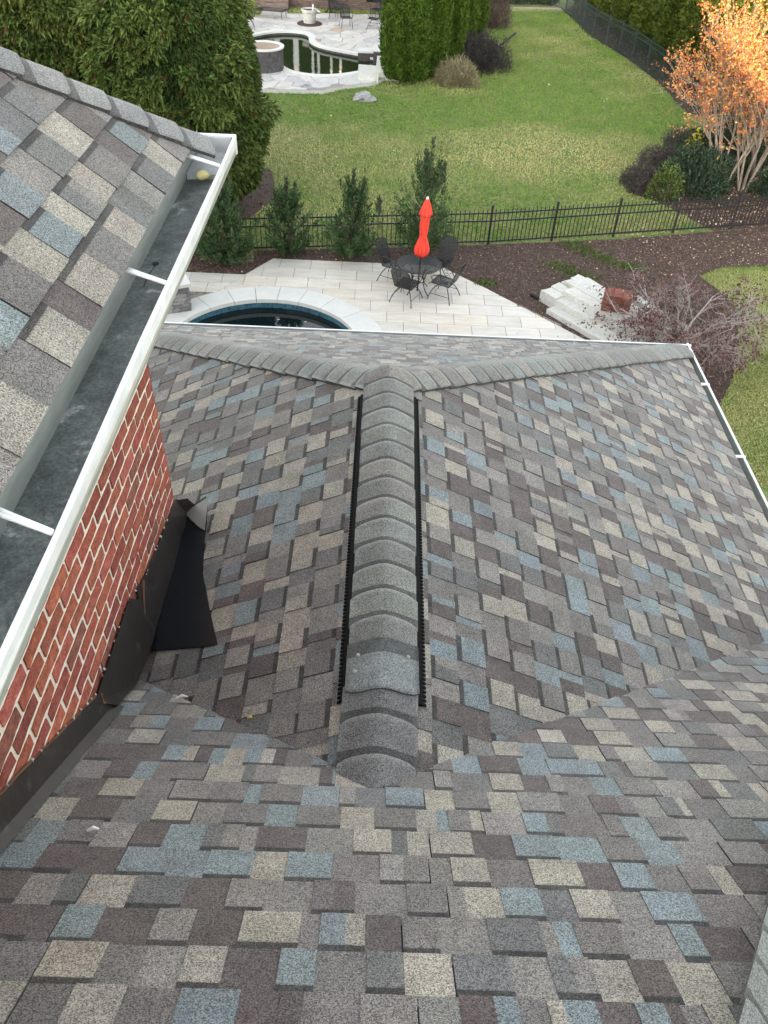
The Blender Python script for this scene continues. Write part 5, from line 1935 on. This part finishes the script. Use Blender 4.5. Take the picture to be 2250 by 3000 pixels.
for y in (-0.30, 0.30):
    mb = MB()
    mb.tube([(1.05, y, 0.36), (1.1, y, 0.0)], 0.016, 5)
    mb.build('leg', 'black_iron', lg)
    mb = MB()
    mb.tube([(-0.45 + 0.16 * math.cos(2 * math.pi * i / 20), y * 1.15, 0.17 + 0.16 * math.sin(2 * math.pi * i / 20)) for i in range(21)], 0.018, 5, cap=False)
    for k in range(6):
        a = k * math.pi / 3
        mb.tube([(-0.45, y * 1.15, 0.17), (-0.45 + 0.16 * math.cos(a), y * 1.15, 0.17 + 0.16 * math.sin(a))], 0.007, 4)
    mb.build('wheel', 'black_iron', lg)
mb = MB()
mb.tube([(0.0, 0.30, 0.36), (0.0, 0.32, 0.56), (0.5, 0.32, 0.56), (0.52, 0.32, 0.48)], 0.014, 5)
mb.build('armrest', 'black_iron', lg)
for i, (x, y, rz, lab) in enumerate(((-7.55, 47.1, 0.3, 'pale blue bag lying on grass by the far house steps'), (-4.3, 47.0, 0.1, 'white bag lying on the grass left of the dark table'), (-3.85, 47.25, -0.2, 'small white cloth by the far house vent'))):
    mb = MB()
    n, m_ = 8, 6
    vs = [(0.30 * (i_ / n - 0.5) * 2, 0.16 * (j_ / m_ - 0.5) * 2 * (1 - 0.3 * abs(i_ / n - 0.5)), 0.14 * max(0, math.sin(math.pi * i_ / n) * math.sin(math.pi * j_ / m_)) ** 0.6 + 0.012 * math.sin(9 * i_ + 5 * j_)) for i_ in range(n + 1) for j_ in range(m_ + 1)]
    fs = [(i_ * (m_ + 1) + j_, (i_ + 1) * (m_ + 1) + j_, (i_ + 1) * (m_ + 1) + j_ + 1, i_ * (m_ + 1) + j_ + 1) for i_ in range(n) for j_ in range(m_)]
    k = 1.0 if i < 2 else 0.6
    vs = [(x + k * (a * math.cos(rz) - b_ * math.sin(rz)), y + k * (a * math.sin(rz) + b_ * math.cos(rz)), 0.02 + k * c_) for a, b_, c_ in vs]
    mb.add(vs, fs, (0.55, 0.66, 0.70) if i == 0 else (0.72, 0.72, 0.70))
    tag(mb.build('bag', 'chip', None, smooth=True), lab, 'bag')
# ---------- the house behind the pool
HY = 48.0
fh = thing('far_house', 'brown board sided house with a brick base behind the far terrace', 'house', (-5, HY, 0))
mb = MB()
mb.box(-16, 2.6, HY + 0.05, HY + 8, 0, 4.6, (0.09, 0.075, 0.065))
mb.build('wall', 'siding', fh)
for k in range(int(18.5 / 0.15)):
    x = -15.95 + k * 0.15
    mb = MB()
    mb.box(x + 0.006, x + 0.144, HY - 0.0, HY + 0.05, 0.74, 4.5, vary(random.choice([(0.10, 0.086, 0.074), (0.082, 0.07, 0.062), (0.125, 0.107, 0.09), (0.09, 0.077, 0.067)]), 0.12))
    mb.build('siding_board', 'siding', fh)
for r in range(9):
    for k in range(int(18.5 / 0.22)):
        x = -16 + k * 0.22 + (0.11 if r % 2 else 0)
        if -9.5 < x < 1.2 and r >= 0:
            mb = MB()
            mb.box(x + 0.006, x + 0.214, HY - 0.02, HY + 0.05, r * 0.08 + 0.008, r * 0.08 + 0.074, vary(random.choice([(0.15, 0.105, 0.085), (0.18, 0.12, 0.095), (0.12, 0.09, 0.078)]), 0.12))
            if r > 8 or px_area([(x, HY, r * 0.08), (x + .2, HY, r * .08), (x + .2, HY, r * .08 + .07), (x, HY, r * .08 + .07)]) > 0:
                BR = globals().setdefault('BR', [])
                BR.append(mb)
mbb = MB()
for mb in BR:
    o = len(mbb.v)
    mbb.v += mb.v
    mbb.f += [[o + k for k in f] for f in mb.f]
    mbb.c += mb.c
    mbb.m += mb.m
mbb.build('brick_base', 'orange_brick', fh, kind='stuff')
for x in (-4.0, -1.15):
    mb = MB()
    mb.box(x - 0.22, x + 0.22, HY - 0.035, HY - 0.021, 0.42, 0.66)
    mb.build('vent_opening', 'opening_dark', fh)
for r in range(4):
    mb = MB()
    mb.box(-6.75, -5.35, HY - 1.05 + 0.25 * r, HY - 0.8 + 0.25 * r if r < 3 else HY - 0.03, 0.0 if r == 0 else 0.0, 0.17 * (r + 1), vary((0.155, 0.115, 0.095), 0.06))
    mb.build('brick_step', 'orange_brick', fh)
for x in (-6.1, -5.1, -4.2, -3.9, -3.2, -2.7):
    mb = MB()
    wv = 0.14 if x < -5 else 0.06
    mb.box(x - wv, x + wv, HY - 0.10, HY - 0.003, 1.25, 3.6)
    mb.build('window_trim', 'white_metal', fh)
for x0, x1 in ((-9.0, -6.26), (-5.94, -5.26), (-4.94, -4.28), (-4.12, -3.98), (-3.82, -3.28), (-3.12, -2.78), (-2.62, 1.4)):
    mb = MB()
    mb.box(x0, x1, HY - 0.05, HY - 0.004, 1.25, 3.6)  # dark sheets standing for deep porch shade, to darken the pool's reflection
    mb.build('porch_shade_panel', 'opening_dark', fh)
# ---------- path, stick, red chair by the far gate, small litter on the lawn
flat('path', [[(4.2, 49.45), (9.3, 50.2), (9.3, 51.15), (4.2, 50.35)]], 0.012, 'path', kind='structure')
mb = MB()
mb.tube([(4.55, 40.7, 0.02), (5.9, 43.2, 0.35)], 0.05, 8)
tag(mb.build('black_pipe', 'black_iron'), 'straight black pole leaning out of the dark bush onto the lawn', 'pole')
rc = thing('red_chair', 'small red chair standing behind the far end of the curving fence', 'chair', (10.35, 49.6, 0), R(30), local=True)
mb = MB(); mb.box(-0.25, 0.25, -0.25, 0.25, 0.38, 0.42); mb.build('seat', 'red', rc)
mb = MB(); mb.box(-0.25, 0.25, 0.22, 0.26, 0.43, 0.9); mb.build('backrest', 'red', rc)
for sx in (-0.22, 0.22):
    for sy in (-0.22, 0.2):
        mb = MB(); mb.box(sx - 0.02, sx + 0.02, sy - 0.02, sy + 0.02, 0, 0.38); mb.build('leg', 'red', rc)
chips('lawn_fallen_leaves', [(2, 22), (9, 24), (11, 33), (9.5, 49), (4, 48), (-4, 33), (-3.5, 24)], 35, [(0.6, 0.55, 0.4), (0.65, 0.5, 0.1)], (0.05, 0.10), (0.04, 0.08), 0.05, 0.5)
chips('side_lawn_leaves', [(7.2, 12.5), (9.5, 12), (13, 19.8), (9, 19.8), (8.3, 17)], 150, LEAFC, (0.03, 0.06), (0.03, 0.045), 0.04, 0.5)
# ---------- scraps on the near roof
for i, (x, y, ln, lab) in enumerate(((-0.832, 2.011, 0.05, 'white curled paint scrap on the slope below the brick wall'), (-0.833, 1.095, 0.035, 'tiny white scrap at the lower left of the near slope'), (-0.484, 1.821, 0.02, 'tiny yellow leaf in the left valley'))):
    mb = MB()
    z0 = max(zf(y), rl(x)) + 0.030
    mb.tube([(x - ln / 2, y, z0), (x, y + ln * 0.25, z0 + 0.004), (x + ln / 2, y + ln * 0.2, z0)], [0.004, 0.007, 0.003], 6, (0.75, 0.73, 0.68) if i < 2 else (0.6, 0.45, 0.1))
    tag(mb.build('scrap', 'chip'), lab, 'scrap')
